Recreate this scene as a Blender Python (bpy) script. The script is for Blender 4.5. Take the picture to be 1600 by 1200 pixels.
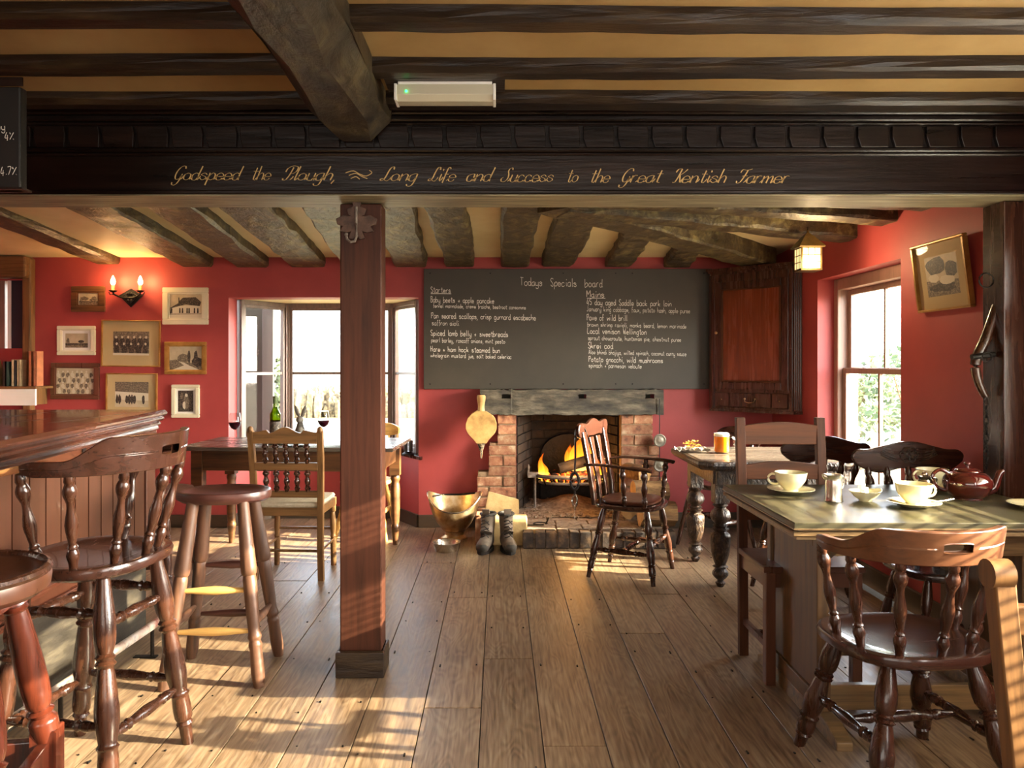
import bpy, math, random
from math import sin, cos, pi, radians, sqrt
from mathutils import Vector, Matrix
R = random.Random(7)
scn = bpy.context.scene
for o in list(bpy.data.objects): bpy.data.objects.remove(o)
C = scn.collection

# ------------------------------------------------------------ camera, world, sun, exposure
cam = bpy.data.objects.new('camera', bpy.data.cameras.new('camera'))
C.objects.link(cam); scn.camera = cam
cam.location = (0, 0, 1.3); cam.rotation_euler = (pi/2, 0, 0)
cam.data.sensor_width = 36; cam.data.lens = 27
cam.data.shift_x = 0.0125; cam.data.shift_y = -0.02
cam.data.clip_start = 0.05; cam.data.clip_end = 300
vs = scn.view_settings
vs.view_transform = 'Standard'; vs.look = 'None'; vs.gamma = 1; vs.use_curve_mapping = False
vs.exposure = 0.68

w = bpy.data.worlds.new('world'); scn.world = w; w.use_nodes = True
nt = w.node_tree; nt.nodes.clear()
sky = nt.nodes.new('ShaderNodeTexSky'); sky.sky_type = 'NISHITA'; sky.sun_disc = False
sky.sun_elevation = radians(20); sky.sun_rotation = radians(99.6); sky.dust_density = 2.5
bg = nt.nodes.new('ShaderNodeBackground'); bg.inputs[1].default_value = 3.6
hs = nt.nodes.new('ShaderNodeHueSaturation'); hs.inputs['Saturation'].default_value = 0.45
wo = nt.nodes.new('ShaderNodeOutputWorld')
nt.links.new(sky.outputs[0], hs.inputs['Color']); nt.links.new(hs.outputs[0], bg.inputs[0]); nt.links.new(bg.outputs[0], wo.inputs[0])

SUN = Vector((-1, .2, -.37))
sd = bpy.data.lights.new('sun', 'SUN'); sd.energy = 31; sd.angle = radians(.5); sd.color = (1, .86, .62)
so = bpy.data.objects.new('sun', sd); C.objects.link(so); so.location = (8, -2, 5)
so.rotation_euler = SUN.to_track_quat('-Z', 'Y').to_euler()

def area(name, loc, d, sx, sy, e, col):
    l = bpy.data.lights.new(name, 'AREA'); l.shape = 'RECTANGLE'; l.size = sx; l.size_y = sy; l.energy = e; l.color = col
    o = bpy.data.objects.new(name, l); C.objects.link(o); o.location = loc
    o.rotation_euler = Vector(d).to_track_quat('-Z', 'Y').to_euler(); return o
area('rear_fill', (-.6, -2.9, 1.5), (0, 1, -.05), 4.6, 1.5, 55, (1, .93, .82))  # added frontal fill; the rear wall has no opening
area('side_fill', (2.12, .3, 1.4), (-1, .1, -.1), 1.6, 1.1, 45, (1, .95, .88))  # added side fill in front of a solid stretch of the right wall
def lamp(name, loc, e, col, r=.02):
    l = bpy.data.lights.new(name, 'POINT'); l.energy = e; l.color = col; l.shadow_soft_size = r
    o = bpy.data.objects.new(name, l); C.objects.link(o); o.location = loc; return o

# ------------------------------------------------------------ materials
def srgb(r, g, b):
    f = lambda c: (c/255/12.92) if c/255 <= .04045 else ((c/255+.055)/1.055)**2.4
    return (f(r), f(g), f(b), 1)
def new(name):
    m = bpy.data.materials.new(name); m.use_nodes = True
    return m, m.node_tree.nodes, m.node_tree.links, m.node_tree.nodes['Principled BSDF']
def ramp(n, pts):
    r = n.new('ShaderNodeValToRGB'); e = r.color_ramp.elements
    while len(e) < len(pts): e.new(.5)
    for i, (p, c) in enumerate(pts): e[i].position = p; e[i].color = c
    return r
def mat(name, cols, rough=.5, scale=(5, 5, 5), bump=.1, nscale=1, metal=0, spec=.5, detail=6, var=0, dist=0, coat=0, lo=.3, hi=.7, bd=.02):
    """noise-driven colour with stretchable mapping"""
    m, n, l, b = new(name)
    tc = n.new('ShaderNodeTexCoord'); mp = n.new('ShaderNodeMapping'); mp.inputs['Scale'].default_value = scale
    l.new(tc.outputs['Object'], mp.inputs[0])
    nz = n.new('ShaderNodeTexNoise'); nz.noise_dimensions = '4D'
    nz.inputs['Scale'].default_value = nscale; nz.inputs['Detail'].default_value = detail; nz.inputs['Distortion'].default_value = dist
    nz.inputs['Roughness'].default_value = .62
    l.new(mp.outputs[0], nz.inputs['Vector'])
    oi = n.new('ShaderNodeObjectInfo'); mu = n.new('ShaderNodeMath'); mu.operation = 'MULTIPLY'; mu.inputs[1].default_value = 37
    l.new(oi.outputs['Random'], mu.inputs[0]); l.new(mu.outputs[0], nz.inputs['W'])
    k = len(cols); r = ramp(n, [(lo+(hi-lo)*i/max(1, k-1), c) for i, c in enumerate(cols)])
    l.new(nz.outputs['Fac'], r.inputs[0]); col = r.outputs[0]
    if var:
        h = n.new('ShaderNodeHueSaturation'); mr = n.new('ShaderNodeMapRange')
        mr.inputs['To Min'].default_value = 1-var; mr.inputs['To Max'].default_value = 1+var
        l.new(oi.outputs['Random'], mr.inputs[0]); l.new(mr.outputs[0], h.inputs['Value']); l.new(col, h.inputs['Color']); col = h.outputs[0]
    l.new(col, b.inputs['Base Color'])
    b.inputs['Roughness'].default_value = rough; b.inputs['Metallic'].default_value = metal
    b.inputs['Specular IOR Level'].default_value = spec; b.inputs['Coat Weight'].default_value = coat
    if rough < .95 and bump:
        mr = n.new('ShaderNodeMapRange'); mr.inputs['To Min'].default_value = max(.02, rough-.12); mr.inputs['To Max'].default_value = min(1, rough+.14)
        l.new(nz.outputs['Fac'], mr.inputs[0]); l.new(mr.outputs[0], b.inputs['Roughness'])
    if bump:
        bp = n.new('ShaderNodeBump'); bp.inputs['Strength'].default_value = bump; bp.inputs['Distance'].default_value = bd
        l.new(nz.outputs['Fac'], bp.inputs['Height']); l.new(bp.outputs[0], b.inputs['Normal'])
    return m
def wood(name, c, rough=.38, ax='z', bump=.08, coat=0, var=.06, k=1.0, spread=.45):
    s = {'x': (2.2, 38, 38), 'y': (38, 2.2, 38), 'z': (38, 38, 2.2)}[ax]
    c1 = srgb(*[v*(1-spread) for v in c]); c3 = srgb(*[min(255, v*(1+spread*.45)) for v in c])
    return mat(name, [c1, srgb(*c), c3], rough, s, bump, k, var=var, dist=.6, coat=coat, bd=.004)
def plain(name, c, rough=.5, metal=0, emit=0, coat=0, trans=0, ior=1.45, alpha=1):
    m, n, l, b = new(name)
    b.inputs['Base Color'].default_value = srgb(*c); b.inputs['Roughness'].default_value = rough; b.inputs['Metallic'].default_value = metal
    b.inputs['Coat Weight'].default_value = coat; b.inputs['Transmission Weight'].default_value = trans; b.inputs['IOR'].default_value = ior
    if emit: b.inputs['Emission Color'].default_value = srgb(*c); b.inputs['Emission Strength'].default_value = emit
    return m
def thinglass(name, tint=(1, 1, 1, 1), f=1.0, ior=1.45):
    m, n, l, b = new(name); n.remove(b); out = n['Material Output']
    t = n.new('ShaderNodeBsdfTransparent'); t.inputs[0].default_value = tint
    g = n.new('ShaderNodeBsdfGlossy'); g.inputs['Roughness'].default_value = .03
    lw = n.new('ShaderNodeLayerWeight'); lw.inputs[0].default_value = .5
    pw = n.new('ShaderNodeMath'); pw.operation = 'POWER'; pw.inputs[1].default_value = 4; l.new(lw.outputs['Facing'], pw.inputs[0])
    mu = n.new('ShaderNodeMath'); mu.operation = 'MULTIPLY_ADD'; mu.inputs[1].default_value = .8*f; mu.inputs[2].default_value = .03*f
    mx = n.new('ShaderNodeMixShader'); l.new(pw.outputs[0], mu.inputs[0]); l.new(mu.outputs[0], mx.inputs[0])
    l.new(t.outputs[0], mx.inputs[1]); l.new(g.outputs[0], mx.inputs[2]); l.new(mx.outputs[0], out.inputs[0])
    return m

M = {}
M['picglass'] = thinglass('picture_glass', (1, 1, 1, 1), .08)
M['red'] = mat('red_paint', [srgb(152, 56, 54), srgb(164, 64, 61), srgb(174, 73, 68)], .55, (1.2, 1.2, 1.2), .12, 1.5, bd=.02)
M['ochre'] = mat('ochre_plaster', [srgb(154, 122, 72), srgb(168, 136, 84), srgb(180, 150, 98)], .6, (1.5, 1.5, 1.5), .15, 1.6)
M['cream'] = mat('cream_plaster', [srgb(208, 188, 136), srgb(218, 200, 150), srgb(228, 214, 170)], .6, (1.5, 1.5, 1.5), .15, 1.6)
M['beam'] = mat('window_lit_oak', [srgb(30, 22, 13), srgb(74, 63, 40), srgb(138, 128, 86)], .42, (7, 4, 7), .8, 2.4, detail=9, var=.15, dist=.4, bd=.03)  # far joists stay lighter than the long beam: window light in the colour
M['beamn'] = mat('olive_oak_beam', [srgb(26, 20, 12), srgb(56, 46, 30), srgb(96, 84, 56)], .42, (6, 3, 6), .6, 2.4, detail=9, dist=.5, bd=.03)
M['beamd'] = mat('dark_stained_beam', [srgb(22, 14, 8), srgb(38, 26, 14), srgb(66, 50, 28)], .38, (2.5, 16, 16), .4, 1.6, detail=8, var=.15, bd=.02)
M['black'] = mat('blackened_oak', [srgb(14, 8, 5), srgb(24, 14, 9), srgb(38, 22, 13)], .3, (1.5, 18, 18), .25, 1.4, detail=7, bd=.01)
M['post'] = wood('post_mahogany', (68, 38, 26), .45, 'z', .12, spread=.3)
M['grey'] = mat('weathered_grey_oak', [srgb(26, 23, 18), srgb(72, 65, 52), srgb(122, 112, 92)], .7, (4, 14, 14), .9, 1.5, detail=9, bd=.02)
M['maho'] = wood('mahogany', (90, 54, 36), .3, 'z', .05, coat=.25, spread=.16, k=.6)
M['barwood'] = wood('bar_panelling', (74, 44, 30), .36, 'z', .05, coat=.15, spread=.18, k=.6)
M['mahoy'] = wood('mahogany_lengthways', (84, 46, 31), .24, 'y', .05, coat=.35, spread=.22, k=.7)
M['brown'] = wood('dark_brown_wood', (62, 35, 22), .25, 'z', .05, coat=.35, spread=.35)
M['brownx'] = wood('dark_brown_seat_wood', (58, 33, 23), .22, 'x', .05, coat=.4, spread=.3)
M['stool'] = wood('worn_stool_wood', (90, 60, 42), .45, 'z', .15, spread=.6, k=.6)
M['stoolseat'] = wood('worn_dark_seat', (74, 42, 34), .32, 'x', .1, spread=.4)
M['redwood'] = wood('red_varnished_wood', (82, 36, 22), .22, 'z', .08, coat=.4, spread=.5)
M['oak'] = wood('mid_oak', (120, 86, 52), .4, 'z', .1, spread=.35)
M['oakx'] = wood('mid_oak_across', (120, 86, 52), .4, 'x', .1, spread=.35)
M['pine'] = wood('golden_pine', (206, 160, 86), .38, 'z', .06, spread=.2)
M['pinex'] = wood('golden_pine_across', (208, 164, 92), .38, 'x', .06, spread=.2)
M['ladder'] = wood('ladder_oak', (78, 43, 22), .55, 'z', .08, spread=.3)
M['ladderx'] = wood('ladder_oak_across', (84, 47, 25), .52, 'x', .08, spread=.3)
M['crestw'] = wood('polished_bow_wood', (96, 58, 32), .36, 'x', .05, coat=.2, spread=.25)
M['table'] = wood('distressed_table', (96, 62, 34), .4, 'x', .2, spread=.7, k=.5)
M['tabletop'] = wood('worn_table_top', (96, 84, 72), .25, 'x', .12, spread=.45)
M['drawtop'] = mat('green_brown_table_top', [srgb(34, 31, 20), srgb(60, 56, 37), srgb(86, 76, 54)], .34, (1.5, 14, 14), .1, 1.2, detail=7, coat=0, spec=.4, bd=.004)
M['drawoak'] = wood('draw_table_oak', (122, 96, 62), .36, 'x', .12, spread=.45)
M['drawoakz'] = wood('draw_table_oak_upright', (104, 76, 46), .5, 'z', .12, spread=.3)
M['carved'] = mat('carved_dark_oak', [srgb(20, 13, 9), srgb(50, 34, 22), srgb(98, 74, 50)], .36, (30, 30, 16), 1, 2, detail=4, coat=.1, bd=.012)
M['skirt'] = mat('painted_skirting', [srgb(52, 40, 30), srgb(84, 68, 48)], .5, (3, 3, 12), .1)
M['kick'] = mat('scuffed_kickboard', [srgb(20, 18, 15), srgb(46, 41, 34), srgb(84, 76, 62)], .45, (2, 3, 14), .3, 1.5)
M['rail'] = mat('flaking_rail_paint', [srgb(150, 60, 50), srgb(206, 182, 160), srgb(230, 218, 204), srgb(70, 74, 110)], .4, (5, 5, 5), .2, 2, lo=.36, hi=.66)
M['iron'] = mat('black_iron', [srgb(20, 18, 16), srgb(46, 42, 38)], .45, (12, 12, 12), .3, 2, metal=.7)
M['ash'] = mat('ash_grey_iron', [srgb(92, 82, 72), srgb(150, 138, 124)], .7, (14, 14, 14), .5, 2)
M['winframe'] = wood('grey_brown_window_paint', (108, 90, 78), .4, 'z', .05, spread=.2)
M['sashframe'] = wood('brown_sash_paint', (150, 116, 100), .4, 'z', .05, spread=.15)
M['white'] = mat('white_paint', [srgb(232, 228, 216), srgb(242, 240, 230)], .5, (3, 3, 3), .05)
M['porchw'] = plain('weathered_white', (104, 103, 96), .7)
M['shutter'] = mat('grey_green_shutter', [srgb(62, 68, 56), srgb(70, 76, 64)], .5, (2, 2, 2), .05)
M['pane'] = thinglass('window_glass', (.97, .98, .97, 1), .7)
M['clear'] = thinglass('clear_glass', (.82, .84, .83, 1), 1.5)
M['greenglass'] = thinglass('green_bottle_glass', (.32, .42, .03, 1), 1.2)
M['wine'] = plain('red_wine', (46, 6, 16), .08)
M['beer'] = plain('golden_beer', (240, 150, 20), .1, emit=0, trans=.35)
M['foam'] = plain('beer_foam', (250, 244, 222), .8)
M['chalk'] = plain('chalk', (232, 226, 212), .9)
M['gold'] = plain('gilt_lettering', (204, 170, 108), .5)
M['board'] = mat('blackboard_paint', [srgb(54, 49, 40), srgb(63, 57, 46), srgb(73, 66, 54)], .5, (1, 1, 1), .02, 1.6)
M['boardd'] = mat('black_price_board', [srgb(14, 12, 10), srgb(24, 22, 18)], .45, (3, 3, 3), .02)
M['cup'] = mat('cream_china', [srgb(236, 226, 176), srgb(242, 234, 190)], .15, (3, 3, 3), 0, coat=.5)
M['teapot'] = mat('brown_glaze', [srgb(58, 17, 13), srgb(80, 27, 19)], .08, (3, 3, 3), 0, coat=1)
M['steel'] = plain('polished_steel', (214, 208, 196), .26, 1)
M['brass'] = mat('hammered_brass', [srgb(146, 112, 74), srgb(192, 162, 116), srgb(216, 198, 164)], .36, (14, 14, 14), .3, 1.2, metal=.9, bd=.01)
M['gilt'] = mat('gilt_frame', [srgb(140, 100, 44), srgb(196, 154, 82)], .35, (10, 10, 10), .1, metal=.5)
M['mat'] = mat('beige_mount', [srgb(180, 156, 110), srgb(190, 166, 120)], .8, (2, 2, 2), 0)
M['sepia'] = mat('sepia_print', [srgb(170, 154, 124), srgb(200, 184, 152)], .6, (8, 8, 8), 0, 2)
M['sepiad'] = mat('dark_print', [srgb(28, 22, 18), srgb(60, 50, 42), srgb(124, 108, 90)], .6, (60, 60, 60), 0, 2)
M['sepiam'] = mat('mid_print', [srgb(64, 54, 44), srgb(112, 98, 80), srgb(170, 152, 126)], .6, (60, 60, 60), 0, 2)
M['sepial'] = plain('pale_print', (206, 196, 172), .6)
M['leather'] = mat('brown_leather', [srgb(66, 34, 24), srgb(92, 50, 34)], .3, (8, 8, 8), .15, 2, coat=.3)
M['strap'] = mat('black_leather', [srgb(24, 20, 18), srgb(48, 42, 38)], .4, (20, 20, 20), .2)
M['boot'] = mat('boot_suede', [srgb(92, 80, 68), srgb(140, 124, 106)], .75, (20, 20, 20), .2)
M['bootd'] = mat('boot_trim', [srgb(50, 46, 40), srgb(76, 70, 60)], .7, (20, 20, 20), .2)
M['sole'] = plain('boot_sole', (38, 34, 30), .8)
M['cushion'] = mat('pale_seat_fabric', [srgb(176, 160, 132), srgb(200, 186, 160)], .8, (40, 40, 40), .1)
M['paper'] = mat('newsprint', [srgb(170, 184, 186), srgb(214, 222, 220)], .6, (9, 40, 9), 0, 2)
M['paperg'] = mat('menu_green', [srgb(120, 140, 104), srgb(160, 176, 136)], .6, (9, 9, 9), 0, 2)
M['bulb'] = plain('bulb_glow', (255, 214, 140), .4, emit=30)
M['candle'] = plain('candle_tube', (190, 160, 90), .5)
M['lampglass'] = plain('lantern_glow', (255, 220, 150), .4, emit=.8)
M['exitglass'] = plain('diffuser', (196, 190, 164), .25, trans=0)
M['led'] = plain('green_led', (40, 255, 120), .4, emit=6)
M['mortar'] = mat('lime_mortar', [srgb(120, 96, 70), srgb(160, 134, 104)], .9, (10, 10, 10), .6, 2)
M['soot'] = mat('sooty_brick', [srgb(18, 13, 9), srgb(40, 30, 21), srgb(64, 50, 36)], .85, (5, 5, 5), .5, 2.5, var=.35)
M['brick'] = mat('red_brick', [srgb(76, 56, 44), srgb(150, 98, 70), srgb(176, 130, 96), srgb(208, 186, 154)], .85, (7, 7, 7), .5, 2, var=.28, lo=.3, hi=.72)
M['hearthb'] = mat('hearth_brick', [srgb(22, 18, 15), srgb(56, 42, 32), srgb(120, 92, 64)], .75, (7, 7, 7), .5, 2, var=.3)
M['ashes'] = mat('ashes', [srgb(92, 76, 60), srgb(140, 120, 100), srgb(172, 154, 132)], .95, (12, 12, 12), .8, 2.5)
M['slab'] = mat('stone_slab', [srgb(176, 146, 92), srgb(214, 186, 130)], .8, (6, 6, 6), .3, 2)
M['logbark'] = mat('log_bark', [srgb(70, 46, 26), srgb(128, 94, 56), srgb(168, 130, 80)], .85, (4, 22, 22), .8, 1.4)
M['logend'] = mat('log_cut', [srgb(168, 126, 72), srgb(212, 172, 112)], .8, (10, 10, 10), .3, 2)
M['char'] = mat('charred_log', [srgb(8, 6, 5), srgb(30, 20, 14)], .85, (12, 12, 12), .6, 2)
M['coconutdark'] = plain('dark_hole', (12, 8, 6), .9)
M['navy'] = mat('dark_blue_blind', [srgb(26, 26, 36), srgb(40, 40, 52)], .6, (3, 3, 3), .05)
M['sugar'] = plain('sugar', (248, 246, 238), .7)
M['crisp'] = mat('crisp', [srgb(216, 156, 40), srgb(244, 206, 90)], .5, (20, 20, 20), .2)
M['foil'] = plain('foil_bag', (222, 216, 200), .3, .6)
M['rabbit'] = mat('grey_rabbit', [srgb(74, 68, 62), srgb(110, 102, 92)], .5, (14, 14, 14), .2)
M['bellow'] = mat('worn_bellows_wood', [srgb(150, 112, 60), srgb(196, 156, 92), srgb(214, 178, 116)], .5, (10, 10, 10), .1, 1.2)
M['mesh'] = mat('chequer_leather', [srgb(30, 26, 24), srgb(150, 132, 104)], .6, (60, 60, 60), 0, 1.2, lo=.48, hi=.52)

M['pewter'] = plain('pewter', (150, 142, 124), .5, .6)
M['cupanel'] = wood('cupboard_panel', (112, 52, 24), .25, 'z', .04, coat=.4, spread=.3)
M['giltdark'] = mat('antique_brass', [srgb(64, 50, 28), srgb(112, 88, 50)], .4, (12, 12, 12), .1, metal=.7)
M['creamf'] = mat('cream_frame', [srgb(206, 198, 168), srgb(226, 218, 190)], .5, (3, 30, 3), .05)

def emat():
    m, n, l, b = new('embers'); tc = n.new('ShaderNodeTexCoord'); nz = n.new('ShaderNodeTexNoise'); nz.inputs['Scale'].default_value = 26
    l.new(tc.outputs['Object'], nz.inputs[0]); r = ramp(n, [(.42, srgb(30, 18, 12)), (.52, srgb(200, 60, 10)), (.66, srgb(255, 190, 60))])
    l.new(nz.outputs[0], r.inputs[0]); l.new(r.outputs[0], b.inputs['Emission Color']); b.inputs['Emission Strength'].default_value = 1.6
    b.inputs['Base Color'].default_value = srgb(40, 26, 18); b.inputs['Roughness'].default_value = .9; return m
M['ember'] = emat()
def fmat():
    m, n, l, b = new('flame'); n.remove(b); out = n['Material Output']
    tc = n.new('ShaderNodeTexCoord'); sp = n.new('ShaderNodeSeparateXYZ'); l.new(tc.outputs['Generated'], sp.inputs[0])
    r = ramp(n, [(0, srgb(255, 206, 96)), (.3, srgb(255, 150, 34)), (1, srgb(220, 70, 6))]); l.new(sp.outputs[2], r.inputs[0])
    em = n.new('ShaderNodeEmission'); em.inputs[1].default_value = 2.4; l.new(r.outputs[0], em.inputs[0])
    tr = n.new('ShaderNodeBsdfTransparent'); nz = n.new('ShaderNodeTexNoise'); nz.inputs['Scale'].default_value = 1.6
    mp = n.new('ShaderNodeMapping'); mp.inputs['Scale'].default_value = (5, 5, 1.2); l.new(tc.outputs['Generated'], mp.inputs[0]); l.new(mp.outputs[0], nz.inputs[0])
    lw = n.new('ShaderNodeLayerWeight'); lw.inputs[0].default_value = .35
    ad = n.new('ShaderNodeMath'); ad.operation = 'MULTIPLY'; ad.inputs[1].default_value = 1.3; l.new(sp.outputs[2], ad.inputs[0])
    a2 = n.new('ShaderNodeMath'); a2.operation = 'ADD'; l.new(ad.outputs[0], a2.inputs[0]); l.new(lw.outputs['Facing'], a2.inputs[1])
    a3 = n.new('ShaderNodeMath'); a3.operation = 'MULTIPLY'; a3.use_clamp = True; l.new(a2.outputs[0], a3.inputs[0]); l.new(nz.outputs[0], a3.inputs[1])
    a4 = n.new('ShaderNodeMath'); a4.operation = 'ADD'; a4.use_clamp = True; a4.inputs[1].default_value = .2; l.new(a3.outputs[0], a4.inputs[0])
    mx = n.new('ShaderNodeMixShader'); l.new(a4.outputs[0], mx.inputs[0]); l.new(em.outputs[0], mx.inputs[1]); l.new(tr.outputs[0], mx.inputs[2])
    l.new(mx.outputs[0], out.inputs[0]); return m
M['flame'] = fmat()
def floormat():
    m, n, l, b = new('oak_floor'); tc = n.new('ShaderNodeTexCoord'); oi = n.new('ShaderNodeObjectInfo')
    mu = n.new('ShaderNodeMath'); mu.operation = 'MULTIPLY'; mu.inputs[1].default_value = 53; l.new(oi.outputs['Random'], mu.inputs[0])
    mp = n.new('ShaderNodeMapping'); mp.inputs['Scale'].default_value = (5, 1.1, 5); l.new(tc.outputs['Object'], mp.inputs[0])
    a = n.new('ShaderNodeTexNoise'); a.noise_dimensions = '4D'; a.inputs['Scale'].default_value = 1.5; a.inputs['Detail'].default_value = 2
    l.new(mp.outputs[0], a.inputs['Vector']); l.new(mu.outputs[0], a.inputs['W'])
    m2 = n.new('ShaderNodeMath'); m2.operation = 'MULTIPLY'; m2.inputs[1].default_value = 110; l.new(a.outputs[0], m2.inputs[0])
    sn = n.new('ShaderNodeMath'); sn.operation = 'SINE'; l.new(m2.outputs[0], sn.inputs[0])
    mp2 = n.new('ShaderNodeMapping'); mp2.inputs['Scale'].default_value = (60, 3, 60); l.new(tc.outputs['Object'], mp2.inputs[0])
    f = n.new('ShaderNodeTexNoise'); f.noise_dimensions = '4D'; f.inputs['Scale'].default_value = 1.4; f.inputs['Detail'].default_value = 7
    l.new(mp2.outputs[0], f.inputs['Vector']); l.new(mu.outputs[0], f.inputs['W'])
    mr = n.new('ShaderNodeMapRange'); mr.inputs['From Min'].default_value = -1; mr.inputs['To Min'].default_value = -.05; mr.inputs['To Max'].default_value = .055
    l.new(sn.outputs[0], mr.inputs[0]); ad = n.new('ShaderNodeMath'); l.new(mr.outputs[0], ad.inputs[0]); l.new(f.outputs[0], ad.inputs[1])
    r = ramp(n, [(.3, srgb(102, 80, 60)), (.5, srgb(138, 113, 87)), (.7, srgb(162, 140, 112))]); l.new(ad.outputs[0], r.inputs[0])
    h = n.new('ShaderNodeHueSaturation'); m3 = n.new('ShaderNodeMapRange'); m3.inputs['To Min'].default_value = .84; m3.inputs['To Max'].default_value = 1.12
    l.new(oi.outputs['Random'], m3.inputs[0]); l.new(m3.outputs[0], h.inputs['Value']); l.new(r.outputs[0], h.inputs['Color']); l.new(h.outputs[0], b.inputs['Base Color'])
    m4 = n.new('ShaderNodeMapRange'); m4.inputs['To Min'].default_value = .26; m4.inputs['To Max'].default_value = .56; l.new(f.outputs[0], m4.inputs[0]); l.new(m4.outputs[0], b.inputs['Roughness'])
    bp = n.new('ShaderNodeBump'); bp.inputs['Strength'].default_value = .25; bp.inputs['Distance'].default_value = .004; l.new(ad.outputs[0], bp.inputs['Height']); l.new(bp.outputs[0], b.inputs['Normal'])
    return m
M['floor'] = floormat()
M['gap'] = plain('dark_floor_gap', (18, 13, 9), .95)
for k_ in ('ladder', 'ladderx', 'post', 'oak', 'oakx'): M[k_].node_tree.nodes['Principled BSDF'].inputs['Specular IOR Level'].default_value = .2
M['soffit'] = mat('bounce_lit_oak', [srgb(74, 66, 48), srgb(134, 126, 98), srgb(176, 168, 136)], .5, (1.5, 16, 16), .4, 2, detail=8, bd=.01)  # bounced light under the cross beam is mixed into this paler tone
M['rust'] = mat('rusty_leaf', [srgb(58, 40, 32), srgb(104, 78, 62)], .6, (30, 30, 30), .3)
M['grass'] = mat('field_grass', [srgb(96, 86, 58), srgb(108, 98, 68), srgb(84, 82, 46)], .9, (.5, .5, .5), .2, 2)
M['road'] = mat('road', [srgb(116, 110, 98), srgb(124, 118, 106)], .9, (1, 1, 1), .05)
M['reed'] = mat('dry_hedge', [srgb(36, 30, 20), srgb(84, 70, 46), srgb(124, 108, 76)], .9, (6, 6, 6), .5, 2)
M['leaf'] = mat('bush_leaf', [srgb(34, 48, 24), srgb(66, 84, 42), srgb(110, 120, 70)], .7, (3, 3, 3), .3, 2)

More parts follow.
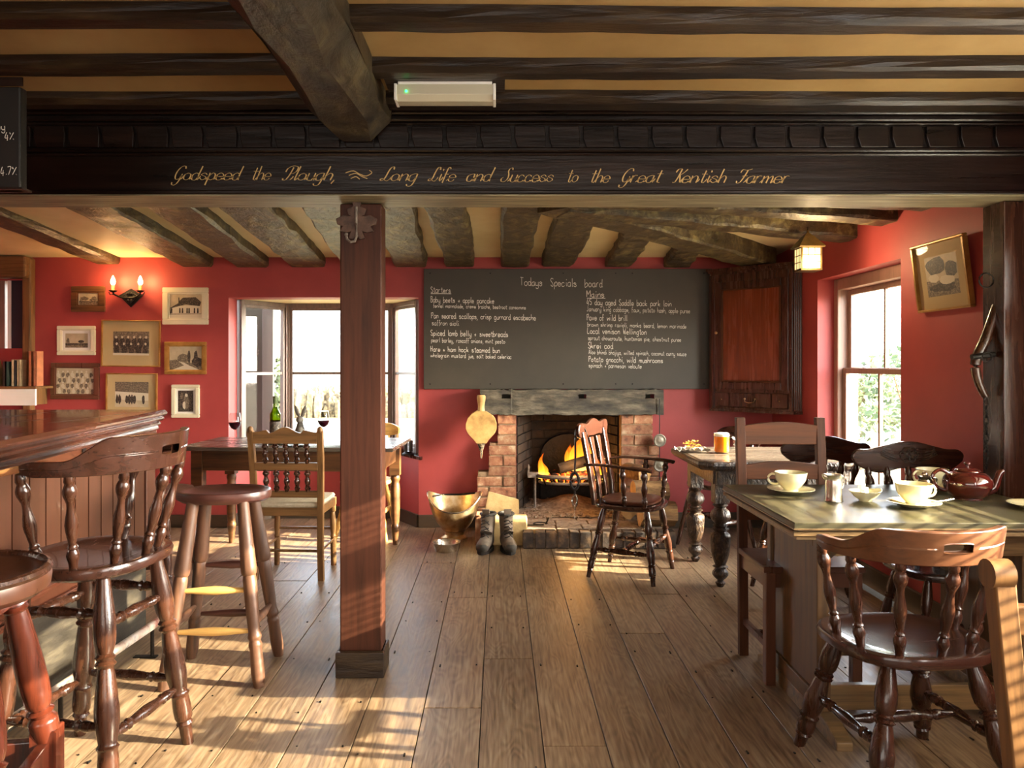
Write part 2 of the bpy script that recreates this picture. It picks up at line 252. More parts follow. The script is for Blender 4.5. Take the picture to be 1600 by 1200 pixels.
# ------------------------------------------------------------ mesh helpers
def cr(pts, n):
    """Catmull-Rom resample of tuples"""
    out = []
    P = [pts[0]] + list(pts) + [pts[-1]]
    for i in range(1, len(P)-2):
        for k in range(n):
            t = k/n; a, b, c, d = P[i-1], P[i], P[i+1], P[i+2]
            out.append(tuple(.5*((2*b[j])+(-a[j]+c[j])*t+(2*a[j]-5*b[j]+4*c[j]-d[j])*t*t+(-a[j]+3*b[j]-3*c[j]+d[j])*t**3) for j in range(len(b))))
    out.append(tuple(pts[-1])); return out
class MB:
    def __init__(s): s.v = []; s.f = []; s.sm = []; s.mi = []; s.cur = 0
    def add(s, vs, fs, smooth=False):
        b = len(s.v); s.v += [tuple(v) for v in vs]
        for f in fs: s.f.append([b+i for i in f]); s.sm.append(smooth); s.mi.append(s.cur)
        return s
    def box(s, x0, x1, y0, y1, z0, z1, rot=None, piv=None, ch=0):
        if ch:
            c = ch; vs = []; 
            for z, k in ((z0, c), (z0+c, 0), (z1-c, 0), (z1, c)):
                vs += [(x0+k, y0+k, z), (x1-k, y0+k, z), (x1-k, y1-k, z), (x0+k, y1-k, z)]
            fs = [[3, 2, 1, 0], [12, 13, 14, 15]]
            for r in range(3):
                for i in range(4): j = (i+1) % 4; fs.append([r*4+i, r*4+j, r*4+4+j, r*4+4+i])
        else:
            vs = [(x, y, z) for z in (z0, z1) for y in (y0, y1) for x in (x0, x1)]
            fs = [[0, 2, 3, 1], [4, 5, 7, 6], [0, 1, 5, 4], [2, 6, 7, 3], [0, 4, 6, 2], [1, 3, 7, 5]]
        if rot is not None:
            p = Vector(piv or ((x0+x1)/2, (y0+y1)/2, (z0+z1)/2)); vs = [rot @ (Vector(v)-p)+p for v in vs]
        return s.add(vs, fs)
    def rings(s, rs, smooth=True, closed=True, cap0=True, cap1=True):
        n = len(rs[0]); vs = [p for r in rs for p in r]; fs = []
        for i in range(len(rs)-1):
            for j in range(n if closed else n-1):
                k = (j+1) % n; fs.append([i*n+j, i*n+k, (i+1)*n+k, (i+1)*n+j])
        s.add(vs, fs, smooth)
        if closed and cap0: s.add(rs[0][::-1], [list(range(n))])
        if closed and cap1: s.add(rs[-1], [list(range(n))])
        return s
    def turn(s, p0, p1, prof, seg=12, sub=3, sq=1):
        p0 = Vector(p0); p1 = Vector(p1); d = p1-p0; L = d.length; d.normalize()
        up = Vector((1, 0, 0)) if abs(d.x) < .9 else Vector((0, 1, 0))
        u = (up-d*up.dot(d)).normalized(); v = d.cross(u)
        pr = cr(prof, sub) if sub > 1 else prof
        rs = [[p0+d*(t*L)+(u*cos(2*pi*k/seg)+v*sin(2*pi*k/seg)*sq)*max(r, 1e-4) for k in range(seg)] for t, r in pr]
        return s.rings(rs)
    def cyl(s, p0, p1, r0, r1=None, seg=12): return s.turn(p0, p1, [(0, r0), (1, r0 if r1 is None else r1)], seg, 1)
    def ball(s, c, rx, ry=None, rz=None, seg=12, n=8):
        ry = ry or rx; rz = rz or rx; rs = []
        for i in range(n+1):
            a = -pi/2+pi*i/n; q = max(cos(a), .01)
            rs.append([(c[0]+rx*q*cos(2*pi*k/seg), c[1]+ry*q*sin(2*pi*k/seg), c[2]+rz*sin(a)) for k in range(seg)])
        return s.rings(rs)
    def tube(s, pts, r, seg=8, closed=False, flat=1, up=(0, 0, 1), cap=True):
        pts = [Vector(p) for p in pts]; n = len(pts); rs = []; upv = Vector(up)
        for i, p in enumerate(pts):
            a = pts[(i-1) % n] if (closed or i > 0) else p; b = pts[(i+1) % n] if (closed or i < n-1) else p
            d = (b-a).normalized(); u = d.cross(upv)
            if u.length < .05: u = d.cross(Vector((1, 0, 0)) if abs(d.x) < .9 else Vector((0, 1, 0)))
            u.normalize(); v = u.cross(d); q = r[i] if isinstance(r, (list, tuple)) else r
            rs.append([p+(u*cos(2*pi*k/seg)+v*sin(2*pi*k/seg)*flat)*q for k in range(seg)])
        if closed: rs.append(rs[0]); return s.rings(rs, cap0=False, cap1=False)
        return s.rings(rs, cap0=cap, cap1=cap)
    def prism(s, poly, a, b, ax='z'):
        """poly 2D extruded along ax from a to b"""
        f = {'z': lambda p, h: (p[0], p[1], h), 'y': lambda p, h: (p[0], h, p[1]), 'x': lambda p, h: (h, p[0], p[1])}[ax]
        n = len(poly); vs = [f(p, a) for p in poly]+[f(p, b) for p in poly]
        return s.add(vs, [list(range(n))[::-1], list(range(n, 2*n))]+[[i, (i+1) % n, n+(i+1) % n, n+i] for i in range(n)])
    def seat(s, fn, z, th, dish=.012, seg=36, y0=0):
        """dished wooden seat: fn(angle)->(x,y) edge outline"""
        prof = [(.02, -th), (.9, -th), (.985, -th*.75), (1, -th*.35), (.98, -.003), (.93, 0), (.8, -dish*.45), (.55, -dish), (.02, -dish)]
        rs = [[(fn(2*pi*k/seg)[0]*q, fn(2*pi*k/seg)[1]*q, z+h) for k in range(seg)] for q, h in prof]
        return s.rings(rs)
    def band(s, path, th, zl, zh, hole=None, tilt=0):
        """curved board: path [(x,y)], outward tilt; hole=(s0,s1,zc,hh) in path fraction"""
        n = len(path); P = [Vector((p[0], p[1], 0)) for p in path]; cols = []
        for i in range(n):
            t = i/(n-1); d = (P[min(i+1, n-1)]-P[max(i-1, 0)]).normalized(); nr = Vector((d.y, -d.x, 0))
            lo, hi = zl(t), zh(t); h0 = h1 = (lo+hi)/2
            if hole and hole[0] <= t <= hole[1]:
                u = (t-hole[0])/(hole[1]-hole[0])*2-1; q = sqrt(max(0, 1-u**6)); h0 = hole[2]-hole[3]*q; h1 = hole[2]+hole[3]*q
            lv = [lo, lo+.35*(h0-lo), h0, h1, h1+.65*(hi-h1), hi]
            a = [P[i]+nr*(-th/2+tilt*(z-zl(.5)))+Vector((0, 0, z)) for z in lv]; b = [P[i]+nr*(th/2+tilt*(z-zl(.5)))+Vector((0, 0, z)) for z in lv]
            cols.append(a+b)
        vs = [v for c in cols for v in c]; fs = []; m = 12
        for i in range(n-1):
            t0, t1 = i/(n-1), (i+1)/(n-1); inh = hole and t0 >= hole[0]-1e-6 and t1 <= hole[1]+1e-6
            A, B = i*m, (i+1)*m
            for k in range(5):
                if k == 2 and inh:
                    fs += [[A+2, B+2, B+8, A+8], [A+3, A+9, B+9, B+3]]; continue
                fs += [[A+k, A+k+1, B+k+1, B+k], [A+6+k, B+6+k, B+7+k, A+7+k]]
            fs += [[A, B, B+6, A+6], [A+5, A+11, B+11, B+5]]
        fs += [[0, 6, 7, 1], [1, 7, 8, 2], [2, 8, 9, 3], [3, 9, 10, 4], [4, 10, 11, 5]]
        e = (n-1)*m; fs += [[e+k, e+k+1, e+k+7, e+k+6] for k in range(5)]
        return s.add(vs, fs, True)
    def build(s, name, mt, parent=None, bev=0, edge=True):
        me = bpy.data.meshes.new(name); me.from_pydata(s.v, [], s.f)
        me.polygons.foreach_set('use_smooth', s.sm)
        mts = mt if isinstance(mt, list) else [mt]
        for m_ in mts: me.materials.append(M[m_])
        if len(mts) > 1: me.polygons.foreach_set('material_index', s.mi)
        me.validate(); me.update()
        o = bpy.data.objects.new(name, me); C.objects.link(o)
        if parent: o.parent = parent
        if any(s.sm):
            try: me.set_sharp_from_angle(angle=radians(42))
            except Exception: pass
        if bev:
            b = o.modifiers.new('bevel', 'BEVEL'); b.width = bev; b.segments = 2; b.limit_method = 'ANGLE'
        return o
def thing(name, label, cat, loc=(0, 0, 0), rz=0, group=None):
    o = bpy.data.objects.new(name, None); C.objects.link(o); o.empty_display_size = .05
    o.location = loc; o.rotation_euler = (0, 0, rz); o['label'] = label; o['category'] = cat
    if group: o['group'] = group
    return o
def tag(o, label, cat, group=None):
    o['label'] = label; o['category'] = cat
    if group: o['group'] = group
    return o
def struct(o, label=None, cat=None):
    o['kind'] = 'structure'
    if label: o['label'] = label
    if cat: o['category'] = cat
    return o
def at(px, py, Y):
    """point on the plane at distance Y whose bearing was measured from the photo"""
    return Vector(((px-780)/1200*Y, Y, 1.3-(py-568)/1200*Y))
def box(name, mt, x0, x1, y0, y1, z0, z1, parent=None, bev=0, **k): return MB().box(x0, x1, y0, y1, z0, z1, **k).build(name, mt, parent, bev)
def dup(root, loc, rz, label, group=None):
    r = root.copy(); C.objects.link(r); r.location = loc; r.rotation_euler = (0, 0, rz); r['label'] = label
    if group: r['group'] = group
    for ch in list(root.children):
        c = ch.copy(); C.objects.link(c); c.parent = r
        for g in ch.children: d = g.copy(); C.objects.link(d); d.parent = c
    return r
# ============================================================ the setting
XL, XR, YB, YF = -4.1, 2.17, 6.1, -3.0
# floor: wide oak planks laid away from the camera, each a part
fl = struct(box('floor', 'gap', XL-.2, XR+.4, YF, 7.0, -.12, -.028), 'wide oak floorboards, worn and glossy')
cuts = {0: [2.9, 4.26], 1: [3.38, 5.6], 2: [2.61, 4.9], 4: [3.7, 5.9], 3: [1.9, 5.15], -1: [2.2, 5.0]}
k0 = -19
for k in range(-19, 11):
    xa = -.284+.2165*k; xb = xa+.2165
    ys = cuts.get(k) or []
    if not ys:
        y = YF+R.uniform(1, 3)
        while y < 6.3: ys.append(y); y += R.uniform(1.8, 3.2)
    ys = [YF]+[y for y in ys]+[6.95]
    if ys[1]-ys[0] > 4: ys.insert(1, ys[1]-3.1)
    for a, b in zip(ys, ys[1:]):
        dz = R.uniform(-.0015, .0015)
        box('plank', 'floor', xa+.0019, xb-.0019, a+.0015, b-.0015, -.03, dz, fl, ch=.0009)
    # nail heads across the board ends
nails = MB()
for k in range(-12, 9):
    xa = -.284+.2165*k
    for y in (1.85, 2.2, 2.55, 2.95, 3.35, 3.8, 4.25, 5.1):
        y += R.uniform(-.12, .12)
        if R.random() < .45: continue
        for q in (.03, .186): nails.cyl((xa+q, y+R.uniform(-.02, .02), .0005), (xa+q, y, .0026), .0036, seg=8)
n_ = nails.build('nail_heads', 'iron', fl); n_['kind'] = 'stuff'

def wall_boxes(mb, axis, p0, p1, a0, a1, z1, holes):
    """wall between planes p0..p1 (thickness) running a0..a1 with rectangular holes (b0,b1,z0,z1)"""
    def bx(b0, b1, z0, z1_):
        if b1-b0 < 1e-4 or z1_-z0 < 1e-4: return
        if axis == 'x': mb.box(b0, b1, p0, p1, z0, z1_)
        else: mb.box(p0, p1, b0, b1, z0, z1_)
    cur = a0
    for b0, b1, h0, h1 in sorted(holes):
        bx(cur, b0, 0, z1); bx(b0, b1, 0, h0); bx(b0, b1, h1, z1); cur = b1
    bx(cur, a1, 0, z1)
mb = MB(); wall_boxes(mb, 'x', YB, YB+.2, XL, XR+.2, 2.5, [(-2.15, -.64, 0, 1.825), (-4.05, -3.74, 1.42, 1.96), (.137, .965, .0, .95)])
struct(mb.build('wall_back', 'red'))
WX0, WX1 = 4.15, 5.235
mb = MB(); wall_boxes(mb, 'y', XR, XR+.17, YF, YB+.2, 2.5, [(1.15, 3.0, .85, 1.9), (WX0, WX1, .42, 1.868)])
struct(mb.build('wall_right', 'red'))
mb = MB(); wall_boxes(mb, 'y', XL-.2, XL, YF, YB+.2, 2.5, [])
struct(mb.build('wall_left', 'red'))
mb = MB(); wall_boxes(mb, 'x', YF-.2, YF, XL-.2, XR+.2, 2.5, [])
struct(mb.build('wall_front', 'red'))
# ceilings
mb = MB(); mb.box(XL-.2, XR+.2, YF-.2, 3.15, 2.33, 2.5)
struct(mb.build('ceiling', 'ochre'), 'ochre plaster ceiling between dark joists of the near bar')
mb = MB(); mb.add([(XL-.2, 3.15, 2.26), (XR+.2, 3.15, 2.26), (XR+.2, 6.3, 2.135), (XL-.2, 6.3, 2.135), (XL-.2, 3.15, 2.5), (XR+.2, 3.15, 2.5), (XR+.2, 6.3, 2.5), (XL-.2, 6.3, 2.5)],
    [[0, 3, 2, 1], [4, 5, 6, 7], [0, 1, 5, 4], [1, 2, 6, 5], [2, 3, 7, 6], [3, 0, 4, 7]])
struct(mb.build('ceiling', 'cream'), 'cream plaster ceiling of the far room above the fireplace')
# skirtings
struct(box('baseboard_back', 'skirt', XL, -2.15, YB-.02, YB, 0, .1, bev=.004))
struct(box('baseboard_back', 'skirt', -.64, -.1, YB-.02, YB, 0, .1, bev=.004))
struct(box('baseboard_back', 'skirt', 1.3, XR, YB-.02, YB, 0, .12, bev=.004))
struct(box('baseboard_right', 'skirt', XR-.02, XR, 3.3, YB-.02, 0, .12, bev=.004))

# ------------------------------------------------------------ beams
def beam(name, p0, p1, w, h, label, mt='beam', jit=.012, seg=18, ch=.012, w1=None, wav=.012, cat='beam', group=None):
    """old squared timber; p0,p1 = centres of the TOP edge line"""
    rr = random.Random(hash((round(p0[0]*100), round(p0[1]*100))) & 0xffff)
    p0 = Vector(p0); p1 = Vector(p1); d = (p1-p0).normalized(); u = Vector((d.y, -d.x, 0)).normalized(); w1 = w if w1 is None else w1
    rs = []; ph = rr.uniform(0, 6)
    for i in range(seg+1):
        t = i/seg; c = p0.lerp(p1, t)+u*wav*sin(ph+t*5); ww = (w+(w1-w)*t)/2*(1+rr.uniform(-1, 1)*jit*4); hh = h*(1+rr.uniform(-1, 1)*jit*4); cc = ch*(1+rr.uniform(-.5, .8))
        sec = [(-ww, 0), (-ww, -hh*.5), (-ww, -hh+cc), (-ww+cc, -hh), (0, -hh-rr.uniform(-1, 1)*jit*.3), (ww-cc, -hh), (ww, -hh+cc), (ww, -hh*.5), (ww, 0)]
        rs.append([c+u*(a+rr.uniform(-1, 1)*jit*.4)+Vector((0, 0, b)) for a, b in sec])
    m = MB(); m.rings(rs, smooth=False); o = m.build(name, mt)
    return tag(o, label, cat, group)
# far room joists (run to the back wall)
zt0, zt1 = 2.275, 2.15
JL = [(-3.1, .19, 'moulded joist at the far left, its end over the wall lights'), (-2.39, .2, 'rough joist ending just right of the wall lights'),
      (-1.95, .21, 'rough joist ending over the left end of the bay window'), (-1.525, .23, 'rough joist left of the post, over the bay window'),
      (-1.1, .2, 'joist mostly hidden behind the mahogany post'), (-.715, .21, 'pale rough joist just right of the post'),
      (-.32, .18, 'joist over the left part of the blackboard'), (.112, .17, 'joist over the word Todays on the blackboard'),
      (.445, .2, 'curved joist over the word board on the blackboard')]
for i, (x, ww, lb) in enumerate(JL):
    sl = .20 if i < 6 else (.04 if i < 8 else .03)
    beam('ceiling_joist', (x+sl+(.25-.25), 3.3, zt0), (x, YB, zt1), ww+.05 if i else ww, .085 if i else .06, lb, group='far room joists')
beam('ceiling_joist', (.88, 4.62, 2.225), (.945, YB, zt1), .2, .085, 'short joist ending over the right half of the blackboard', group='far room joists')
beam('ceiling_joist', (1.33, 5.0, 2.2), (1.4, YB, zt1), .2, .085, 'shortest joist, ending over the right end of the blackboard', group='far room joists')
beam('ceiling_joist', (.45, 3.78, 2.26), (XR, 3.9, 2.2), .14, .12, 'lateral joist nearest the carved beam, running to the red window wall', group='lateral joists')
beam('ceiling_joist', (.3, 3.98, 2.26), (XR, 4.27, 2.2), .17, .12, 'second lateral joist, running to the wall over the sash window', group='lateral joists')
beam('ceiling_joist', (.35, 4.15, 2.24), (XR, 4.76, 2.19), .2, .13, 'third lateral joist, with the lantern under it', group='lateral joists')
beam('diagonal_beam', (.3, 4.1, 2.245), (1.98, 5.78, 2.16), .24, .13, 'heavy diagonal beam running to the corner cupboard')
# near joists, either side of the long beam
NJ = ['nearest', 'second nearest', 'middle', 'second from the carved beam', 'last before the carved beam']
for i, y in enumerate((1.5, 1.865, 2.255, 2.62, 2.955)):
    beam('ceiling_joist', (XL, y-.015, 2.335), (-.67, y-.015, 2.335), .09, .05, 'near dark joist left of the long beam, '+NJ[i], 'beamd', .006, group='near joists on the left')
    beam('ceiling_joist', (-.45, y, 2.335), (XR, y, 2.335), .09 if i < 4 else .11, .052, 'near dark joist right of the long beam, '+NJ[i], 'beamd', .006, group='near joists on the right')
beam('long_beam', (-.59, YF, 2.34), (-.565, 3.03, 2.34), .31, .16, 'heavy grey chamfered beam running overhead to the carved cross beam', 'beamn', .006, 24, .05, wav=.004, w1=.27)

# carved cross beam with gilt motto
cb = thing('cross_beam', 'blackened carved cross beam with a gilt script motto', 'beam', (0, 3.05, 1.974))
z = lambda a: a-1.974
m = MB(); m.box(XL, XR, .02, .25, 0, z(2.33)); m.build('beam_body', 'black', cb, .006)
m = MB()
for (za, zb, dep) in ((1.974, 1.992, .012), (2.128, 2.14, .018), (2.14, 2.158, .028), (2.25, 2.262, .014), (2.262, 2.285, .03), (2.285, 2.31, .042), (2.31, 2.33, .055)):
    m.box(XL, XR, .021-dep, .022, z(za), z(zb), ch=min(.005, dep/3))
m.build('moulding', 'black', cb)
i = 0
x = -3.9
while x < 2.1:
    m = MB(); m.prism([(x, z(2.245)), (x+.118, z(2.245)), (x+.124, z(2.215)), (x+.122, z(2.16)), (x+.012, z(2.16)), (x, z(2.2))], .003, .022, 'y')
    m.build('carved_block', 'black', cb, .003); x += .1366
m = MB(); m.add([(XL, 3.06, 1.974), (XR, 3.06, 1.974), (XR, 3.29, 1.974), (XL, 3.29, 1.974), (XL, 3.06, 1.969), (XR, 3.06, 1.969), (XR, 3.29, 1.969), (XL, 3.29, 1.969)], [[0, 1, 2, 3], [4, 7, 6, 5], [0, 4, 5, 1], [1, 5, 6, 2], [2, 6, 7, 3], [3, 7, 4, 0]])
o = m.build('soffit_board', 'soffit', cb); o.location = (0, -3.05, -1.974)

# post
ps = thing('timber_post', 'square mahogany-stained post standing in the middle of the floor', 'post', (-.577, 3.2, 0))
box('shaft', 'post', -.087, .087, 0, .115, .1, 1.966, ps, .006)
m = MB(); m.box(-.1, .1, -.03, -.002, 0, .105); m.box(-.1, -.089, -.002, .13, 0, .105); m.box(.089, .1, -.002, .13, 0, .105)
m.box(-.089, .089, .117, .13, 0, .105); m.build('plinth', 'beamd', ps, .004)
hk = thing('leaf_coat_hook', 'rusty iron oak-leaf coat hook at the top of the post', 'coat hook', (-.592, 3.198, 1.8))
lf = [(0, .19), (.018, .17), (.012, .15), (.035, .14), (.03, .12), (.02, .115), (.05, .118), (.075, .105), (.07, .085), (.05, .078), (.062, .06), (.035, .055), (.02, .06), (.03, .035), (.012, .03), (.004, .04)]
poly = lf+[(-a, b) for a, b in reversed(lf[1:])]
MB().prism([(a*1.15, b*1.15-.02) for a, b in poly[::-1]], -.012, 0, 'y').build('leaf_plate', 'rust', hk, .002)
m = MB(); m.tube([(0, -.014, .15), (0, -.016, .08), (.002, -.016, .03), (-.004, -.03, .004), (-.02, -.04, 0), (-.034, -.04, .012), (-.038, -.036, .028)], .0055)
m.ball((-.038, -.036, .031), .008); m.build('hook', 'ash', hk)

# wall post at right, with its side
rp = thing('wall_post', 'tall dark oak post against the right wall', 'post', (2.07, 3.15, 0))
box('shaft', 'brown', 0, .095, 0, .14, 0, 1.968, rp, .005)
# harness hame hanging on the wall post
hm = thing('harness_hame', 'curved wooden harness hame with iron rings hung beside the wall post', 'horse tack', (2.045, 3.24, 0))
pts = [(1597, 372), (1585, 400), (1571, 440), (1556, 485), (1540, 530), (1528, 555), (1524, 575), (1530, 600), (1540, 620)]
P3 = [at(a, b, 3.22)-Vector((2.045, 3.24, 0)) for a, b in pts]
P3 = [Vector(p) for p in cr([tuple(p) for p in P3], 4)]
MB().tube(P3, [.014+.008*sin(pi*i/(len(P3)-1)) for i in range(len(P3))], 10).build('curved_bar', 'brown', hm)
m = MB(); cc = at(1535, 558, 3.2)-Vector((2.045, 3.24, 0)); m.cyl(cc+Vector((-.045, 0, .0)), cc+Vector((.05, 0, .012)), .012)
for a in range(1): m.tube([cc+Vector((.0, -.03, 0))+Vector((.02*cos(t), 0, .02*sin(t))) for t in [2*pi*k/14 for k in range(14)]], .004, 6, True)
m.build('crossbolt', 'iron', hm)
m = MB(); cc = at(1541, 438, 3.2)-Vector((2.045, 3.24, 0))
m.tube([cc+Vector((.03*cos(t), 0, .03*sin(t))) for t in [2*pi*k/18 for k in range(18)]], .0035, 6, True); m.build('ring', 'iron', hm)
ch_ = thing('hanging_chain', 'black iron chain hanging below the hame by the wall post', 'chain', (2.04, 3.2, 0))
zz = at(1540, 622, 3.2).z
for i in range(8):
    m = MB(); c0 = Vector((at(1541, 0, 3.2).x-2.04, 0, zz-.036*i-.02))
    pts = [(c0+Vector((.011*cos(t) if i % 2 == 0 else .003*cos(t), .003*cos(t) if i % 2 == 0 else .011*cos(t), .024*sin(t)))) for t in [2*pi*k/12 for k in range(12)]]
    m.tube(pts, .0035, 6, True); m.build('link', 'iron', ch_)

# emergency light fitting under the near joists
el = thing('emergency_light', 'white emergency light fitting with a green indicator under the ceiling', 'light fitting', (-.19, 2.69, 2.222))
box('base_plate', 'white', -.165, .165, -.005, .075, .055, .066, el, .002)
m = MB(); m.prism([(-.004, .055), (-.004, .02), (.012, 0), (.06, 0), (.074, .02), (.074, .055)], -.17, .17, 'x'); m.build('diffuser', 'exitglass', el, .002)
m = MB(); m.box(-.178, -.168, -.006, .076, 0, .058); m.box(.168, .178, -.006, .076, 0, .058); m.build('end_cap', 'white', el, .002)
MB().ball((-.135, -.007, .03), .004).build('indicator', 'led', el)
struct(box('trim_1', 'beamd', -.4, .02, 2.66, 2.79, 2.286, 2.335))

# hanging price board at the left
pb = thing('price_board', 'black price board chalked with ale strengths hanging over the bar', 'blackboard', (-1.435, 2.3, 1.82))
box('panel', 'boardd', -.85, .0, 0, .035, 0, .31, pb, .004)
m = MB(); m.box(-.86, .01, -.008, .0, .31, .335); m.box(-.862, .012, -.012, .04, -.0, .006); m.build('frame_edge', 'black', pb)
m = MB()
for x in (-.7, -.1): m.cyl((x, .02, .33), (x, .02, .51), .004)
m.build('hanger', 'iron', pb)

# ------------------------------------------------------------ bay window
A0, A1, B1, B0 = (-2.135, 6.3), (-1.87, 6.75), (-.92, 6.75), (-.655, 6.3)
def wallseg(mb, p, q, th, z0, z1, off=0):
    p = Vector((*p, 0)); q = Vector((*q, 0)); d = (q-p).normalized(); n = Vector((-d.y, d.x, 0))
    pts = [p+n*off, q+n*off, q+n*(off+th), p+n*(off+th)]
    mb.add([(v.x, v.y, z0) for v in pts]+[(v.x, v.y, z1) for v in pts], [[3, 2, 1, 0], [4, 5, 6, 7], [0, 1, 5, 4], [1, 2, 6, 5], [2, 3, 7, 6], [3, 0, 4, 7]])
# lower splayed wall under the sill
low = [(-2.15, 6.1), (-1.92, 6.46), (-.87, 6.46), (-.64, 6.1)]
mb = MB(); 
out = [(-2.15, 6.3), (-2.0, 6.85), (-.78, 6.85), (-.64, 6.3)]
for i in range(3):
    a, b, c, d = low[i], low[i+1], out[i+1], out[i]
    mb.add([(p[0], p[1], zz_) for zz_ in (0, .535) for p in (a, b, c, d)], [[3, 2, 1, 0], [4, 5, 6, 7], [0, 1, 5, 4], [1, 2, 6, 5], [2, 3, 7, 6], [3, 0, 4, 7]])
struct(mb.build('wall_bay', 'red'))
mb = MB()
for a, b in zip(low, low[1:]): wallseg(mb, a, b, .018, 0, .1, -.018)
struct(mb.build('baseboard_bay', 'skirt'))
mb = MB(); mb.prism([(-2.19, 6.06), (-1.94, 6.43), (-.85, 6.43), (-.62, 6.06), (-.61, 6.1), (-.66, 6.3), (-.92, 6.8), (-1.87, 6.8), (-2.14, 6.3), (-2.16, 6.1)], .535, .562, 'z')
struct(mb.build('trim_1', 'brown', bev=.004), 'dark wooden bay window sill')
mb = MB(); mb.prism([(-2.2, 6.28), (-1.95, 6.95), (-.84, 6.95), (-.6, 6.28)], 1.825, 2.0, 'z')
struct(mb.build('ceiling_bay', 'cream'))
def casement(name, p, q, z0, z1, zt, mt, label, mull=()):
    """window in a vertical plane p->q; frame, transom, panes are parts"""
    P, Q = Vector((*p, 0)), Vector((*q, 0)); L = (Q-P).length; a = math.atan2(Q.y-P.y, Q.x-P.x)
    w_ = bpy.data.objects.new(name, None); C.objects.link(w_); w_.location = P; w_.rotation_euler = (0, 0, a); struct(w_, label)
    f = .032
    m = MB(); m.box(0, f, -.03, .03, z0, z1); m.box(L-f, L, -.03, .03, z0, z1); m.box(f, L-f, -.03, .03, z1-f*1.2, z1); m.box(f, L-f, -.03, .03, z0, z0+f*1.4)
    m.build('outer_frame', mt, w_, .004)
    g = .026; m = MB(); m.box(f, f+g, -.018, .018, z0+.04, z1-.035); m.box(L-f-g, L-f, -.018, .018, z0+.04, z1-.035); m.box(f+g, L-f-g, -.018, .018, z1-.035-g, z1-.035); m.box(f+g, L-f-g, -.018, .018, z0+.04, z0+.04+g*1.3)
    m.build('sash', mt, w_, .003)
    box('transom', mt, f+g, L-f-g, -.012, .012, zt-.011, zt+.011, w_)
    for x in mull: box('mullion', mt, x-.012, x+.012, -.012, .012, z0+.06, z1-.06, w_)
    xs = [f+g]+list(mull)+[L-f-g]
    for xa, xb in zip(xs, xs[1:]):
        for za, zb in ((z0+.066, zt-.011), (zt+.011, z1-.06)): box('pane', 'pane', xa, xb, -.002, .002, za, zb, w_)
    return w_
casement('window_1', A0, A1, .562, 1.825, 1.215, 'winframe', 'left splayed casement of the bay window')
cw = casement('window_2', A1, B1, .562, 1.825, 1.215, 'winframe', 'wide middle casement of the bay window')
casement('window_3', B1, B0, .562, 1.825, 1.215, 'winframe', 'right splayed casement of the bay window')
m = MB(); m.tube([(.05, -.035, .66), (.05, -.05, .72), (.05, -.045, .76)], .005); m.build('catch', 'iron', cw).location = (0, 0, .06)
# ------------------------------------------------------------ sash window in the right wall
def sash_y(name, x, y0, y1, z0, z1, zm, label, mt='sashframe', mullY=None, inner=True):
    w_ = bpy.data.objects.new(name, None); C.objects.link(w_); w_.location = (x, y0, 0); struct(w_, label); L = y1-y0
    m = MB(); m.box(-.02, .12, 0, .06, z0, z1); m.box(-.02, .12, L-.06, L, z0, z1); m.box(-.02, .12, .06, L-.06, z1-.075, z1); m.box(-.02, .12, .06, L-.06, z0, z0+.06)
    m.build('outer_frame', mt, w_, .006)
    m = MB()
    for (za, zb, xo) in ((zm-.015, z1-.075, .05), (z0+.06, zm+.015, .015)):
        m.box(xo, xo+.03, .06, .105, za, zb); m.box(xo, xo+.03, L-.105, L-.06, za, zb)
        m.box(xo, xo+.03, .105, L-.105, zb-.035, zb); m.box(xo, xo+.03, .105, L-.105, za, za+.035)
    m.build('sash', mt, w_, .003)
    my = mullY or L/2
    for (za, zb, xo, dy) in ((zm+.02, z1-.11, .055, 0), (z0+.095, zm-.02, .02, 0)):
        box('mullion', mt, xo, xo+.02, my-.011, my+.011, za, zb, w_)
        box('pane', 'pane', xo+.008, xo+.012, .105, my-.011, za, zb, w_); box('pane', 'pane', xo+.008, xo+.012, my+.011, L-.105, za, zb, w_)
    return w_
w4 = sash_y('window_4', 2.3, WX0, WX1, .42, 1.868, 1.255, 'tall two-over-two sash window in the right wall')
w4.location.x = 2.3
struct(box('trim_2', 'sashframe', XR-.03, 2.3, WX0-.03, WX1+.0, .4, .425, bev=.004), 'sill of the sash window')
w5 = sash_y('window_5', 2.25, 1.15, 3.0, .85, 1.9, 1.49, 'sash window with a slatted blind beyond the right edge')
struct(box('trim_3', 'sashframe', 2.2, 2.26, 1.15, 3.0, 1.42, 1.56), 'deep rail added across the near window to shade a band of the post')  # unseen rail, added to cast the dark gap between the lit bands
bl = thing('slatted_blind', 'slatted venetian blind in the near right window', 'blind', (2.215, 1.17, 0))
zz = .88
while zz < 1.88:
    box('slat', 'white', -.014, .014, 0, 1.81, zz, zz+.0015, bl); zz += .032
box('head_rail', 'white', -.02, .02, 0, 1.81, 1.875, 1.9, bl)
m = MB(); [m.cyl((0, y, .87), (0, y, 1.88), .002, seg=6) for y in (.15, .9, 1.65)]; m.build('ladder_cord', 'white', bl)

